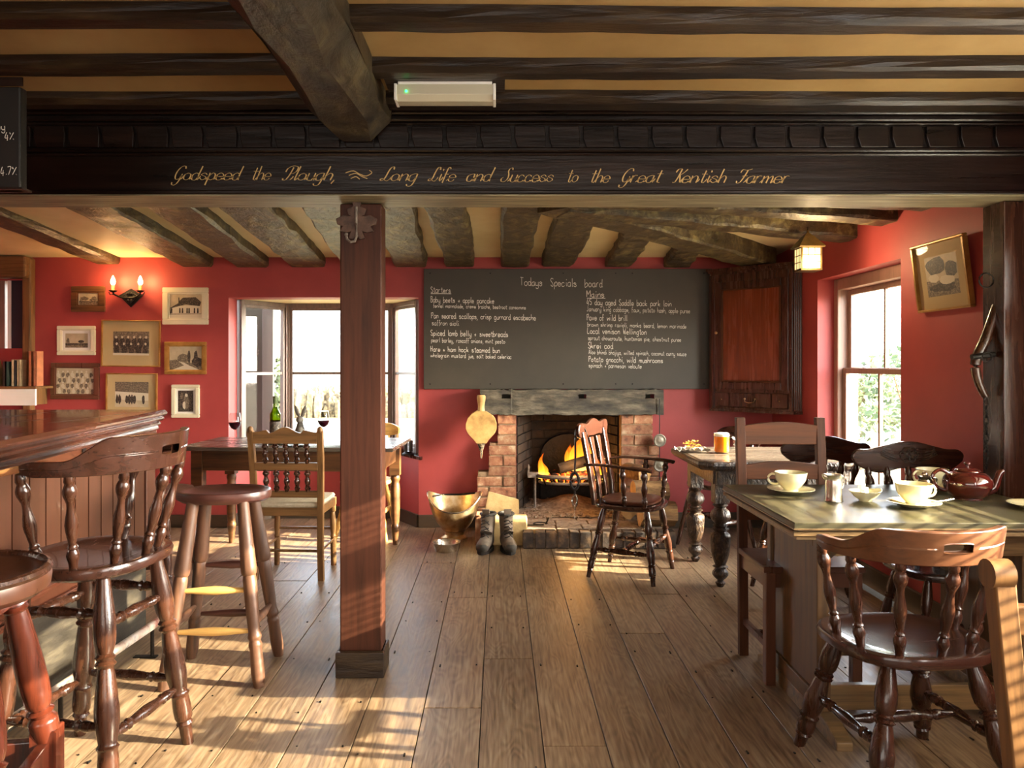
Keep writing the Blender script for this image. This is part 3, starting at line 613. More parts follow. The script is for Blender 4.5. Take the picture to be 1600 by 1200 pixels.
# left end of the back wall: stud, dark blind, slim window, lintel
struct(box('trim_4', 'oak', -3.75, -3.68, 6.03, 6.1, 0, 2.13, bev=.012), 'rough oak corner stud')
struct(box('trim_5', 'oakx', XL, -3.69, 5.98, 6.1, 1.97, 2.14, bev=.015), 'rough oak lintel over the slim window')
box_ = struct(box('window_6', 'sashframe', -4.05, -3.94, 6.12, 6.17, 1.42, 1.96), 'slim window beside the corner stud')
box('pane', 'pane', -3.94, -3.912, 6.14, 6.145, 1.42, 1.96, box_)
tag(box('roller_blind', 'navy', -3.878, -3.74, 6.105, 6.14, 1.42, 1.96), 'dark blue blind beside the rough corner stud', 'blind')
struct(box('trim_6', 'white', -3.912, -3.878, 6.11, 6.17, 1.42, 1.96), 'cream window edge')
struct(box('door_1', 'sashframe', XR-.03, XR, -2.2, -1.3, 0, 1.95), 'plain door behind the viewpoint')
# ============================================================ outside
struct(box('ground', 'grass', -60, 60, 7.2, 120, -.5, -.4))
struct(box('road', 'road', -60, 60, 17, 22, -.4, -.385))
struct(box('yard', 'grass', 3.0, 60, -40, 7.2, -.5, -.4))
h = MB(); rr = random.Random(3)
for i in range(2600):
    x = rr.uniform(-16, 4); y = rr.uniform(24, 28); hh = rr.uniform(.4, .95)
    a = rr.uniform(0, pi); s = rr.uniform(.1, .26)
    h.rings([[(x+cos(a+2*pi*k/5)*s*q, y+sin(a+2*pi*k/5)*s*q, -.4+hh*t) for k in range(5)] for t, q in ((0, .7), (.5, 1), (.85, .7), (1, .2))], smooth=False)
o = h.build('dry_hedge', 'reed'); tag(o, 'dry tan scrub hedge beyond the road outside the bay window', 'hedge'); o['kind'] = 'stuff'
# painted porch side outside the left casement
pp = thing('porch', 'white painted porch side with a climbing plant outside the left casement', 'porch', (-2.5, 6.95, -.4))
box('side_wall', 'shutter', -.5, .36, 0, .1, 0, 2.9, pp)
box('corner_post', 'porchw', .36, .46, -.02, .16, 0, 2.9, pp, .006)
m = MB()
for i in range(260):
    c = Vector((.5+rr.gauss(0, .025), rr.uniform(.0, .12), rr.uniform(.2, 1.75))); s = rr.uniform(.018, .04); a = Vector((rr.uniform(-1, 1), rr.uniform(-1, 1), rr.uniform(-1, 1))).normalized(); b = a.orthogonal().normalized()
    m.add([c-a*s, c+b*s*.5, c+a*s, c-b*s*.5], [[0, 1, 2, 3]])
o = m.build('climbing_plant', 'leaf', pp); o['kind'] = 'stuff'
pr = thing('house_wall', 'white rendered house wall outside the right casement', 'wall', (-.1, 7.0, -.4))
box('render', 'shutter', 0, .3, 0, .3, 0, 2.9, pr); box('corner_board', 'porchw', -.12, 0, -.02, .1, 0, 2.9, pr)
def bush(name, c, r, hgt, n, label, seed):
    q = random.Random(seed); m = MB()
    for i in range(n):
        th = q.uniform(0, 2*pi); u = q.uniform(-.2, 1); k = q.uniform(.75, 1.05); rad = sqrt(max(0, 1-u*u))*r*k
        p = Vector((rad*cos(th), rad*sin(th), hgt*.5+hgt*.5*u*k)); s = q.uniform(.03, .07)
        a = Vector((q.uniform(-1, 1), q.uniform(-1, 1), q.uniform(-1, 1))).normalized(); b = a.orthogonal().normalized()
        m.add([p-a*s, p+b*s*.5, p+a*s, p-b*s*.5], [[0, 1, 2, 3]])
    t = thing(name, label, 'bush', c); o = m.build('foliage', 'leaf', t); o['kind'] = 'stuff'
    m = MB(); [m.tube([(0, 0, 0), (q.uniform(-.3, .3)*r, q.uniform(-.3, .3)*r, hgt*.4), (q.uniform(-.6, .6)*r, q.uniform(-.6, .6)*r, hgt*.8)], [.03, .02, .008], 6) for _ in range(6)]; m.build('stem', 'logbark', t)
bush('garden_bush', (5.2, 9.3, -.4), 1.1, 1.9, 2600, 'leafy garden bush low in the sash window', 5)
bush('garden_bush', (7.2, 12.0, -.4), 1.5, 1.9, 2600, 'rounder garden bush further off outside the sash window', 6)

# ============================================================ fireplace
fp = thing('fireplace', 'brick fireplace with a heavy grey timber mantel beam', 'fireplace', (.55, 6.1, 0)); struct(fp)
FX, FY = .55, 6.1
# mantel beam with mortises
ml = MB()
mx0, mx1, mz0, mz1 = at(750, 0, 5.93).x-FX, at(1037, 0, 5.93).x-FX, .905, 1.098
holes = [(at(784, 0, 5.93).x-FX, at(798, 0, 5.93).x-FX), (at(904, 0, 5.93).x-FX, at(916, 0, 5.93).x-FX), (at(1008, 0, 5.93).x-FX, at(1022, 0, 5.93).x-FX)]
hz0, hz1 = 1.03, 1.062
nx = 40; xs = sorted(set([mx0+(mx1-mx0)*i/nx for i in range(nx+1)]+[v for h_ in holes for v in h_]))
q = random.Random(11); zs = [mz0, mz0+.05, hz0, hz1, mz1]
top = {x: (q.uniform(-.004, .004), q.uniform(-.006, .006)) for x in xs}
def mp(x, z_, y): 
    a, b = top[x]; return (x, y-(abs(a) if y < -.1 else 0)*.8, z_+(b if z_ in (mz0, mz1) else 0))
for x0, x1 in zip(xs, xs[1:]):
    for z0, z1 in zip(zs, zs[1:]):
        if z0 == hz0 and any(a-1e-6 <= x0 and x1 <= b+1e-6 for a, b in holes):
            ml.add([mp(x0, z0, -.02), mp(x1, z0, -.02), mp(x1, z1, -.02), mp(x0, z1, -.02)], [[0, 1, 2, 3]])
            ml.add([mp(x0, z0, -.17), mp(x1, z0, -.17), mp(x1, z0, -.02), mp(x0, z0, -.02)], [[0, 1, 2, 3]])
            ml.add([mp(x0, z1, -.17), mp(x1, z1, -.17), mp(x1, z1, -.02), mp(x0, z1, -.02)], [[3, 2, 1, 0]])
        else: ml.add([mp(x0, z0, -.17), mp(x1, z0, -.17), mp(x1, z1, -.17), mp(x0, z1, -.17)], [[0, 1, 2, 3]])
    ml.add([mp(x0, mz0, -.17), mp(x1, mz0, -.17), mp(x1, mz0, .05), mp(x0, mz0, .05)], [[3, 2, 1, 0]])
    ml.add([mp(x0, mz1, -.17), mp(x1, mz1, -.17), mp(x1, mz1, .0), mp(x0, mz1, .0)], [[0, 1, 2, 3]])
for x in (mx0, mx1):
    ml.add([mp(x, mz0, -.17), mp(x, mz1, -.17), mp(x, mz1, 0), mp(x, mz0, 0)], [[0, 1, 2, 3]])
ml.build('mantel_beam', 'grey', fp)
bk = random.Random(21)
BR = {}
def brick(x0, x1, y0, y1, z0, z1, mt='brick', j=.003):
    g = lambda: bk.uniform(-j, j)
    m = MB(); m.box(x0+g(), x1+g(), y0+g()*1.5, y1, z0+g()*.5, z1+g()*.5, ch=.005); return m.build('brick', mt, fp)
# side piers: courses of bricks stepping outwards
oL, oR = at(807, 0, 5.98).x-FX, at(970, 0, 5.98).x-FX
def pier(side, edge, top, bot, outer):
    n = 0; z_ = top; hh = .081
    while z_ > bot+.02:
        ext = outer(z_); x = 0; L = abs(ext-edge); n += 1
        seq = [.105, .215, .215] if n % 2 else [.215, .105, .215]
        for s in seq:
            if x >= L-.03: break
            e = min(x+s, L) if L-(x+s) > .05 else L
            if side < 0: brick(edge-e+.006, edge-x-.006, -.115, .0, z_-hh+.01, z_)
            else: brick(edge+x+.006, edge+e-.006, -.115, .0, z_-hh+.01, z_)
            x = e
        z_ -= hh
xl = lambda px: at(px, 0, 5.98).x-FX
pier(-1, oL, .9, .1, lambda z_: xl(777) if z_ > .68 else xl(763) if z_ > .46 else xl(744))
pier(1, oR, .9, .1, lambda z_: xl(1021) if z_ > .66 else xl(1031) if z_ > .4 else xl(1040))
m = MB()
for (a, b, z0, z1) in ((xl(779), oL, .675, .9), (xl(765), oL, .45, .68), (xl(746), oL, .1, .455), (oR, xl(1019), .66, .9), (oR, xl(1029), .4, .66), (oR, xl(1038), .1, .4)):
    m.box(a+.004, b-.004, -.106, 0.0, z0, z1)
m.build('mortar_bed', 'mortar', fp)
# firebox: mortar shell + dark bricks
d0 = .55
m = MB()
bx0, bx1 = oL+.14, oR-.12
sh = [((oL, -.1), (oL, .05)), ((oL, .05), (bx0, d0)), ((bx0, d0), (bx1, d0)), ((bx1, d0), (oR, .05)), ((oR, .05), (oR, -.1))]
m.add([(oL, -.0, 0), (bx0, d0, 0), (bx1, d0, 0), (oR, 0, 0), (oL, 0, 1.0), (bx0, d0, 1.0), (bx1, d0, 1.0), (oR, 0, 1.0)], [[0, 1, 5, 4], [1, 2, 6, 5], [2, 3, 7, 6], [4, 5, 6, 7]])
m.add([(oL-.05, 0, 0), (bx0-.08, d0+.08, 0), (bx1+.08, d0+.08, 0), (oR+.05, 0, 0), (oL-.05, 0, 1.04), (bx0-.08, d0+.08, 1.04), (bx1+.08, d0+.08, 1.04), (oR+.05, 0, 1.04)], [[0, 4, 5, 1], [1, 5, 6, 2], [2, 6, 7, 3], [7, 6, 5, 4]])
m.build('firebox_shell', 'soot', fp)
def skewbrick(p, dirv, L, z0, z1, nrm, mt='soot'):
    m = MB(); a = p+dirv*.005; b = p+dirv*(L-.005); o_ = nrm*(.012+bk.uniform(-.003, .003))
    vs_ = [a, b, b+o_, a+o_]; m.add([(v.x, v.y, z_) for z_ in (z0+.005, z1-.005) for v in vs_], [[0, 1, 2, 3], [7, 6, 5, 4], [0, 4, 5, 1], [1, 5, 6, 2], [2, 6, 7, 3], [3, 7, 4, 0]])
    return m.build('brick', mt, fp)
for (p, q_, nn) in ((Vector((oL, -.02, 0)), Vector((bx0, d0, 0)), 1), (Vector((bx0, d0, 0)), Vector((bx1, d0, 0)), 1), (Vector((bx1, d0, 0)), Vector((oR, -.02, 0)), 1)):
    L = (q_-p).length; dv = (q_-p).normalized(); nv = Vector((dv.y, -dv.x, 0))
    z_ = .13; row = 0
    while z_ < .96:
        x = 0; first = .11 if row % 2 else .215
        while x < L-.02:
            s = min(first if x == 0 else .215, L-x); skewbrick(p+dv*x, dv, s, z_, z_+.073, nv); x += s
        z_ += .075; row += 1
# arched iron fireback
m = MB(); ap = [(-.25, .13), (.25, .13), (.25, .5)]+[(.25*cos(t), .5+.2*sin(t)) for t in [pi*k/12 for k in range(1, 12)]]+[(-.25, .5)]
m.prism(ap, .5, .525, 'y'); o = m.build('fireback', 'iron', fp, .006); o.location.x = .05
# hearth: raised, brick on edge at the front
hx0, hx1, hy = at(817, 0, 5.38).x-FX, at(1056, 0, 5.38).x-FX, 5.38-FY
m = MB(); m.box(hx0, hx1, hy+.02, .55, 0, .108); m.box(-.72, hx0, -.46, .0, 0, .108)
m.build('hearth_core', 'ashes', fp, .006)
x = hx0
while x < hx1-.03:
    s = min(bk.uniform(.072, .086), hx1-x); brick(x+.004, x+s-.004, hy-.004, hy+.11, 0.004, .118, 'hearthb', .004); x += s
# hearth top bricks/stones
for iy in range(4):
    x = hx0+.02
    while x < hx1-.05:
        s = min(bk.uniform(.16, .24), hx1-.02-x); y0 = hy+.122+iy*.15
        m = MB(); m.box(x+.004, x+s-.004, y0, y0+.142, .1, .118+bk.uniform(-.002, .003), ch=.004); m.build('hearth_brick', 'ashes', fp); x += s
x = -.72
while x < hx0-.03:
    s = min(.1, hx0-x); brick(x+.004, x+s-.004, -.465, -.36, .004, .115, 'hearthb'); x += s
# ash and ember litter
m = MB()
for i in range(420):
    a = bk.uniform(-.38, .42); b = bk.uniform(-.25, .45); s = bk.uniform(.004, .014); c = Vector((a, b, .125+.05*max(0, b)))
    m.rings([[c+Vector((s*q_*cos(t), s*q_*sin(t), s*hh)) for t in (0, 1.6, 3.1, 4.7)] for hh, q_ in ((-.3, .8), (.4, 1), (.9, .4))], smooth=False)
o = m.build('ash_litter', 'ashes', fp); o['kind'] = 'stuff'
m = MB(); gn = 14; vs_ = []; 
for j in range(gn+1):
    for i in range(gn+1):
        a = -.4+.86*i/gn; b = -.22+.72*j/gn; vs_.append((a, b, .118+.09*math.exp(-((a-.05)**2/.05+(b-.28)**2/.05))+bk.uniform(0, .008)))
m.add(vs_, [[j*(gn+1)+i, j*(gn+1)+i+1, (j+1)*(gn+1)+i+1, (j+1)*(gn+1)+i] for j in range(gn) for i in range(gn)], True); m.build('ash_heap', 'ashes', fp)

# fire basket
fb = thing('fire_basket', 'iron fire basket on tall legs inside the fireplace', 'fire basket', (.59, 6.28, .12))
def arc(r, z_, a0, a1, n=16, cx=0, cy=0, ry=None): return [(cx+r*cos(a0+(a1-a0)*i/n), cy+(ry or r)*sin(a0+(a1-a0)*i/n), z_) for i in range(n+1)]
m = MB(); m.tube(arc(.3, .27, pi, 2*pi, ry=.17), .016); m.tube(arc(.26, .215, pi, 2*pi, ry=.14), .012); m.tube(arc(.3, .27, 0, pi, ry=.12), .012); m.build('rim', 'ash', fb)
m = MB()
for i in range(9):
    x = -.24+.06*i; m.tube([(x, -.15*sqrt(max(.05, 1-(x/.3)**2)), .27), (x*.9, -.1, .2), (x*.8, .08, .2)], .008, 6)
m.build('grate_bars', 'iron', fb)
for x, y in ((-.3, -.05), (.3, -.05)):
    m = MB(); m.tube([(x, y, 0), (x, y, .27)], .011); m.box(x-.07, x+.07, y-.012, y+.012, 0, .012); m.box(x-.05, x+.03, y-.02, y+.02, .255, .3); m.box(x-.06, x-.045, y-.02, y+.02, .255, .36); m.build('fire_dog', 'ash', fb, .003)
def log(name, a, b, r, label, seed, mt=('logbark', 'logend'), parent=None, seg=12):
    q = random.Random(seed); a = Vector(a); b = Vector(b); d = (b-a); L = d.length; d.normalize(); u = d.orthogonal().normalized(); v = d.cross(u)
    rad = [q.uniform(.85, 1.15) for _ in range(seg)]; rs = []
    for i in range(7):
        t = i/6; rs.append([a+d*(L*t)+(u*cos(2*pi*k/seg)+v*sin(2*pi*k/seg))*r*rad[k]*(1+q.uniform(-.03, .03)) for k in range(seg)])
    m = MB(); m.rings(rs, cap0=False, cap1=False); m.cur = 1; m.add(rs[0][::-1], [list(range(seg))]); m.add(rs[-1], [list(range(seg))])
    o = m.build(name, list(mt), parent)
    if label: tag(o, label, 'log')
    return o
log('burning_log', (.48, 6.2, .45), (.78, 6.24, .53), .04, 'charred log lying across the top of the fire', 1, ('char', 'char'))
log('burning_log', (.62, 6.16, .385), (.82, 6.3, .41), .035, 'glowing log in the right side of the fire basket', 2, ('ember', 'ember'))
log('burning_log', (.4, 6.25, .385), (.6, 6.36, .42), .035, 'half burnt log at the left of the fire basket', 3, ('char', 'ember'))
m = MB(); q = random.Random(4)
for i in range(70):
    a = q.uniform(0, 2*pi); r_ = q.uniform(0, 1)**.5; m.ball((.59+.24*r_*cos(a), 6.27+.11*r_*sin(a), .36+q.uniform(-.02, .04)), q.uniform(.015, .03), seg=6, n=4)
o = m.build('glowing_coals', 'ember'); tag(o, 'bed of glowing coals in the fire basket', 'coals'); o['kind'] = 'stuff'
def flame(x, y, z0, h_, r, sx, seed, label):
    q = random.Random(seed); rs = []; ph = q.uniform(0, 6)
    for i in range(13):
        t = i/12; rr_ = r*(sin(pi*min(1, (t*.8+.2)))**.8)*(1-t)**.45*1.3+.001
        cx = x+sx*t*t*h_+.015*sin(ph+t*6)*t; rs.append([(cx+rr_*cos(2*pi*k/12)*(1+.2*sin(3*2*pi*k/12+ph+t*3)), y+rr_*.6*sin(2*pi*k/12), z0+h_*t) for k in range(12)])
    m = MB(); m.rings(rs, cap0=False, cap1=False); return tag(m.build('flame', 'flame'), label, 'flame', 'flames of the log fire')
flame(.335, 6.22, .37, .21, .022, .1, 1, 'thin flame at the left end of the fire')
flame(.37, 6.25, .37, .15, .022, -.1, 2, 'short flame next to the thin left flame')
flame(.66, 6.33, .42, .34, .085, .22, 3, 'tall wide orange flame behind the charred log')
flame(.6, 6.35, .42, .22, .05, -.1, 4, 'lower flame behind the middle of the charred log')
flame(.78, 6.2, .36, .17, .05, .1, 5, 'bright low flame at the right end of the fire')
flame(.85, 6.24, .36, .14, .035, .2, 6, 'small flame at the far right of the basket')
lamp('fire_glow', (.6, 6.12, .5), 5, (1, .45, .12), .08)
# iron tongs/tool on the hearth
m = MB(); m.tube(arc(.05, .13, 0, 5.2, cx=.3, cy=5.62, ry=.04), .005); m.tube([(.34, 5.6, .13), (.36, 5.58, .18)], .006); m.tube([(.2, 5.56, .13), (.32, 5.55, .135)], .005)
tag(m.build('iron_hook_ring', 'iron'), 'small iron ring hook lying on the hearth before the fire', 'fire tool')

# logs and slab about the hearth
log('firewood_log', (1.02, 5.56, .215), (1.27, 5.58, .205), .088, 'split log low in the pile right of the hearth', 5)
log('firewood_log', (1.0, 5.73, .35), (1.26, 5.77, .34), .072, 'pale split log high in the pile right of the hearth', 6)
log('firewood_log', (.97, 5.76, .19), (.99, 6.0, .19), .06, 'dark log with a knot hole left in the pile', 7)
log('firewood_log', (1.1, 5.8, .46), (1.0, 6.0, .47), .06, 'thick log resting on top of the right pile', 8)
sl = MB(); sl.prism([(-.14, 0), (.13, -.03), (.125, .15), (-.1, .21)], 0, .045, 'y'); o = sl.build('stone_slab', 'slab', None, .004)
o.location = (.02, 5.68, .143); o.rotation_euler = (radians(-12), 0, 0); tag(o, 'pale slab leaning on the brickwork behind the boots', 'slab')
o = box('stone_block', 'slab', -.05, .2, 5.47, 5.62, 0, .2, bev=.01); tag(o, 'squared pale block behind the boots', 'block')
o = box('fire_brick', 'brick', -.17, -.06, 5.47, 5.62, 0, .22, bev=.008); tag(o, 'upright orange firebrick left of the boots', 'brick')

# bellows
bw = thing('bellows', 'worn wooden bellows hanging left of the fireplace', 'bellows', (at(752, 0, 5.9).x, 5.9, .6))
s = 5.9/1200; Z = lambda py: 1.3-(py-568)*s-.6
out = [(0, 642), (8, 642), (15, 646), (21, 653), (24, 662), (24, 669), (21, 676), (16, 682), (11, 687), (8, 692), (-7, 692), (-11, 687), (-16, 682), (-21, 676), (-24, 669), (-24, 662), (-21, 653), (-15, 646), (-8, 642)]
for y0, nm in ((-.045, 'front_board'), (.045, 'back_board')):
    MB().prism([(a*s, Z(b)) for a, b in out[::-1]], y0-.008, y0+.008, 'y').build(nm, 'bellow', bw, .003)
MB().prism([(a*s*.93, Z(b+(1 if b < 666 else -1))) for a, b in out[::-1]], -.037, .037, 'y').build('leather_gusset', 'strap', bw)
MB().turn((0, -.02, Z(642)), (0, -.02, Z(617)), [(0, .028), (.3, .024), (.6, .03), (.9, .034), (1, .026)], 10, 2, .6).build('handle', 'bellow', bw)
MB().turn((0, 0, Z(690)), (0, 0, Z(704)), [(0, .038), (.5, .024), (1, .014)], 10, 2, .7).build('neck', 'mesh', bw)
MB().turn((0, 0, Z(704)), (0, 0, Z(716)), [(0, .012), (.7, .009), (1, .008)], 10, 1).build('nozzle', 'steel', bw)
MB().tube([(0, -.02, Z(618)), (.003, .01, Z(612)), (.0, .0, Z(609))], .002, 5).build('hanging_loop', 'strap', bw)
# horse brasses on a strap
hb = thing('horse_brasses', 'two round horse brasses on a thin strap right of the mantel', 'horse brass', (at(1030.5, 0, 5.91).x, 5.91, .5))
s = 5.91/1200; Z = lambda py: 1.3-(py-568)*s-.5
m = MB(); m.tube([(0, 0, Z(623)), (0, 0, Z(750))], .004, 6); m.build('strap', 'strap', hb)
for py in (688, 727):
    m = MB(); m.turn((0, .002, Z(py)), (0, -.012, Z(py)), [(0, .048), (.7, .05), (1, .04)], 20, 1); m.turn((0, -.012, Z(py)), (0, -.018, Z(py)), [(0, .028), (1, .012)], 16, 1); m.tube([(.042*cos(t), -.012, Z(py)+.042*sin(t)) for t in [2*pi*k/20 for k in range(20)]], .005, 6, True); m.build('brass_disc', 'pewter', hb)

# scuttle
sc = thing('coal_scuttle', 'hammered brass helmet-shaped coal scuttle left of the hearth', 'coal scuttle', (at(710, 0, 5.72).x, 5.72, 0))
m = MB(); rs = []; N = 32
def rim(th):
    return .27-.055*sin(-th)*(1 if sin(-th) > 0 else .4)+.075*abs(cos(th))**3
prof = [(0, .075, .05), (.03, .085, .055), (.1, .1, .07), (.25, .13, .095), (.5, .16, .13), (.75, .177, .15), (1, .187, .155)]
for t, rx, ry in prof: rs.append([(rx*cos(2*pi*k/N)*(1+.08*t*abs(cos(2*pi*k/N))), ry*sin(2*pi*k/N), .05+t*(rim(2*pi*k/N)-.05)) for k in range(N)])
for t, rx, ry in prof[::-1]: rs.append([(rx*.96*cos(2*pi*k/N)*(1+.08*t*abs(cos(2*pi*k/N))), ry*.96*sin(2*pi*k/N), .056+t*(rim(2*pi*k/N)-.056)) for k in range(N)])
m.rings(rs); m.build('bucket', 'brass', sc)
MB().turn((0, 0, 0), (0, 0, .055), [(0, .1), (.15, .1), (.5, .07), (1, .078)], 24, 2, .8).build('foot', 'brass', sc)
m = MB(); m.tube([rs[6][k] for k in range(N)], .005, 6, True); m.build('rolled_rim', 'steel', sc)
m = MB(); m.tube([(-.17, .06, .3), (-.1, .14, .3), (.03, .15, .3), (.15, .09, .32)], .007); m.build('handle', 'iron', sc)
# bowl
bo = MB(); bo.turn((0, 0, 0), (0, 0, .062), [(0, .07), (.1, .078), (.6, .086), (.9, .09), (1, .102)], 28, 2)
bo = MB(); rs = [[(r*cos(2*pi*k/28), r*sin(2*pi*k/28), z_) for k in range(28)] for r, z_ in ((.01, 0), (.072, 0), (.078, .006), (.088, .05), (.091, .06), (.102, .062), (.102, .065), (.09, .063), (.082, .045), (.074, .012), (.01, .008))]
bo.rings(rs); o = bo.build('pet_bowl', 'steel'); o.location = (at(697, 0, 5.33).x, 5.33, 0); tag(o, 'stainless steel dog bowl on the floor before the scuttle', 'bowl')

# boots
def boot(x, y, rz, label):
    b = thing('walking_boot', label, 'boot', (x, y, 0), rz, 'pair of walking boots')
    rs = []
    # rings along: from toe over instep up shaft; local toe -> -Y
    sec = [(-.16, .03, .012, .035), (-.145, .035, .04, .045), (-.10, .04, .05, .052), (-.05, .05, .047, .062), (-.01, .065, .043, .075)]
    N = 14
    for y_, zc, rx, rz_ in sec: rs.append([(rx*cos(2*pi*k/N), y_+.3*rz_*sin(2*pi*k/N)*(1 if y_ > -.06 else 0), .022+zc*.8+rz_*.75*sin(2*pi*k/N)) for k in range(N)])
    up = [(.0, .1, .046, .075, .35), (.02, .13, .045, .065, .15), (.03, .165, .047, .058, 0), (.03, .2, .05, .058, 0), (.03, .225, .052, .06, 0)]
    for y_, zc, rx, ry, tl in up: rs.append([(rx*cos(2*pi*k/N), y_-ry*sin(2*pi*k/N)*-1*-1, .02+zc+tl*ry*sin(2*pi*k/N)) for k in range(N)])
    m = MB(); m.rings(rs, cap1=False); m.rings([[(p[0]*.88, .03+(p[1]-.03)*.88, p[2]+.0) for p in rs[-1]], [(p[0]*.8, .03+(p[1]-.03)*.8, .16) for p in rs[-1]]], cap0=False)
    up_ = m.build('upper', 'boot', b)
    m = MB(); m.ball((0, .03, .075), .045, .055, .065); m.build('heel_counter', 'boot', b)
    pts = [(.052*cos(t)*(1 if sin(t) > 0 else 1), -.03+(.13 if sin(t) < 0 else .11)*sin(t)) for t in [2*pi*k/20 for k in range(20)]]
    MB().prism([(p[0], p[1]-.005) for p in pts], 0, .024, 'z').build('sole', 'sole', b, .003)
    m = MB(); m.tube([(.05*cos(t), .03+.058*sin(t), .247) for t in [2*pi*k/16 for k in range(16)]], .011, 8, True); m.build('padded_collar', 'bootd', b)
    m = MB(); m.rings([[(-.024, -.03, .235), (.024, -.03, .235), (.026, -.04, .29), (-.026, -.04, .29)], [(-.024, -.02, .235), (.024, -.02, .235), (.026, -.03, .29), (-.026, -.03, .29)]], smooth=False); m.build('tongue', 'boot', b)
    m = MB()
    for i in range(7):
        t = i/6; z_ = .1+.13*t; y_ = -.075+.04*t-.012*(t > .5); m.tube([(-.028, y_+.006, z_), (0, y_-.012, z_+.012), (.028, y_+.006, z_+.022*(1-2*(i % 2)))], .0035, 5)
    m.build('laces', 'sole', up_)
    m = MB(); m.ball((0, -.125, .045), .047, .05, .035); m.build('toe_cap', 'bootd', b)
    return b
boot(at(761, 0, 5.33).x, 5.36, radians(-14), 'left walking boot of the pair before the hearth')
boot(at(792, 0, 5.33).x, 5.36, radians(10), 'right walking boot of the pair before the hearth')

# ============================================================ lettering
G = {'a': "47 27 06 04 13 33 45;47 44 53", 'b': "0b 03 23 44 46 27 05", 'c': "46 27 06 04 13 33 44", 'd': "46 27 06 04 13 33 45;4b 44 53", 'e': "05 45 46 27 06 04 13 33 44",
'f': "3a 2b 1a 13 12;07 37", 'g': "47 27 06 04 13 33 45;47 42 30 10 01", 'h': "0b 03;05 27 46 43", 'i': "17 14 23;19 1a", 'j': "27 21 10 01;29 2a", 'k': "0b 03;46 05 43", 'l': "1b 14 23",
'm': "07 03;05 27 36 33;35 57 66 63", 'n': "07 03;05 27 46 43", 'o': "27 06 04 23 44 46 27", 'p': "07 00;05 27 46 44 23 04", 'q': "46 27 06 04 23 45;47 40", 'r': "07 03;05 17 37", 's': "46 27 06 35 44 23 04",
't': "2a 24 33 43;08 48", 'u': "07 04 13 33 45;47 44 53", 'v': "07 23 47", 'w': "07 13 36 53 67", 'x': "07 43;47 03", 'y': "07 04 23 44;47 41 20 01", 'z': "07 47 03 43",
'B': "0b 03;0b 3b 49 27;27 47 45 33 03", 'P': "0b 03;0a 3b 4a 48 37 07", 'S': "4a 2b 09 27 45 43 23 04", 'H': "0b 03;4b 43;07 47", 'T': "2b 23;0b 5b", 'M': "03 0b 26 5b 53", 'J': "3b 34 13 04", 'L': "0b 03 43", 'W': "0b 13 28 43 5b",
'K': "0b 03;4b 07 43", 'A': "03 2b 43;16 36", 'F': "0b 03;0b 4b;07 37", 'G': "5a 3b 08 05 23 44 46 27", '4': "2b 05 45;38 32", '5': "4b 1b 08 37 45 33 04", '7': "0b 4b 13", ',': "13 01", '.': "13 14", '+': "27 23;05 45", '%': "5b 03;0b 19 0a 0b;44 53 44", ' ': "", '-': '06 36'}
ADV = {'m': 8.2, 'w': 8, 'W': 7.5, 'M': 7.2, 'i': 3.3, 'l': 3.4, ',': 3, '.': 3, 'j': 4, 't': 5.2, ' ': 5.8, 'f': 4.8, 'T': 6.4, 'G': 6.6, 'r': 5, '%': 7}
def strokes(txt, rnd=None, wob=0):
    x = 0; out = []
    for c in txt:
        for st in filter(None, G[c].split(';')):
            pts = [(int(a[0]), int(a[1], 16)-3) for a in st.split()]
            if rnd: pts = [(p[0]+rnd.uniform(-wob, wob), p[1]+rnd.uniform(-wob, wob)) for p in pts]
            out.append([(p[0]+x, p[1]) for p in (cr(pts, 4) if len(pts) > 2 else pts)])
        x += ADV.get(c, 5.9)+(rnd.uniform(-.3, .3) if rnd else 0)
    return out, x
def ribbon(mb, sts, f, wf):
    """flat pen strokes; f maps 2D to 3D, wf(dx,dy) half width in 2D units"""
    for st in sts:
        n = len(st); L = []; 
        for i, p in enumerate(st):
            a = st[max(0, i-1)]; b = st[min(n-1, i+1)]; dx, dy = b[0]-a[0], b[1]-a[1]; q = sqrt(dx*dx+dy*dy) or 1; w_ = wf(dx/q, dy/q)
            nx_, ny_ = -dy/q*w_, dx/q*w_; L.append((f(p[0]+nx_, p[1]+ny_), f(p[0]-nx_, p[1]-ny_)))
        vs_ = [v for l_ in L for v in l_]; mb.add(vs_, [[2*i, 2*i+1, 2*i+3, 2*i+2] for i in range(n-1)])
# blackboard
bd = thing('specials_board', 'wide blackboard chalked Todays Specials board over the fireplace', 'blackboard', (at(886, 0, 6.06).x, 6.06, 0))
bX, bY = bd.location.x, 6.06
c0, c1 = at(662, 420, 6.06), at(1113, 608, 6.06)
box('panel', 'board', c0.x-bX, c1.x-bX, 0, .035, c1.z, c0.z, bd, .003)
m = MB()
for px in (672, 766, 880, 962, 988, 1100):
    for py in (427, 600): p = at(px, py, 6.055); m.cyl((p.x-bX, -.004, p.z), (p.x-bX, .001, p.z), .006, seg=8)
m.build('screw_heads', 'iron', bd)
lr = random.Random(5)
def chalk(txt, x0, x1, base, hx, parent, Y, ox, oy, slope=0, under=False, wt=.36, name='chalk_line'):
    st, W_ = strokes(txt, lr, .28); a = at(x0, base, Y); b = at(x1, base, Y); sx = (b.x-a.x)/W_; sy = hx*Y/1200/4
    m = MB(); k = lambda u, v: (a.x-ox+u*sx, Y-oy, a.z+v*sy-slope*u*sx)
    ws = wt*.0066/ max(sx, sy)
    ribbon(m, st, k, lambda dx, dy: ws*(1+.2*lr.random()))
    if under: ribbon(m, [[(0, -1.6), (W_*.5, -1.3), (W_, -1.2)]], k, lambda dx, dy: ws)
    return m.build(name, 'chalk', parent)
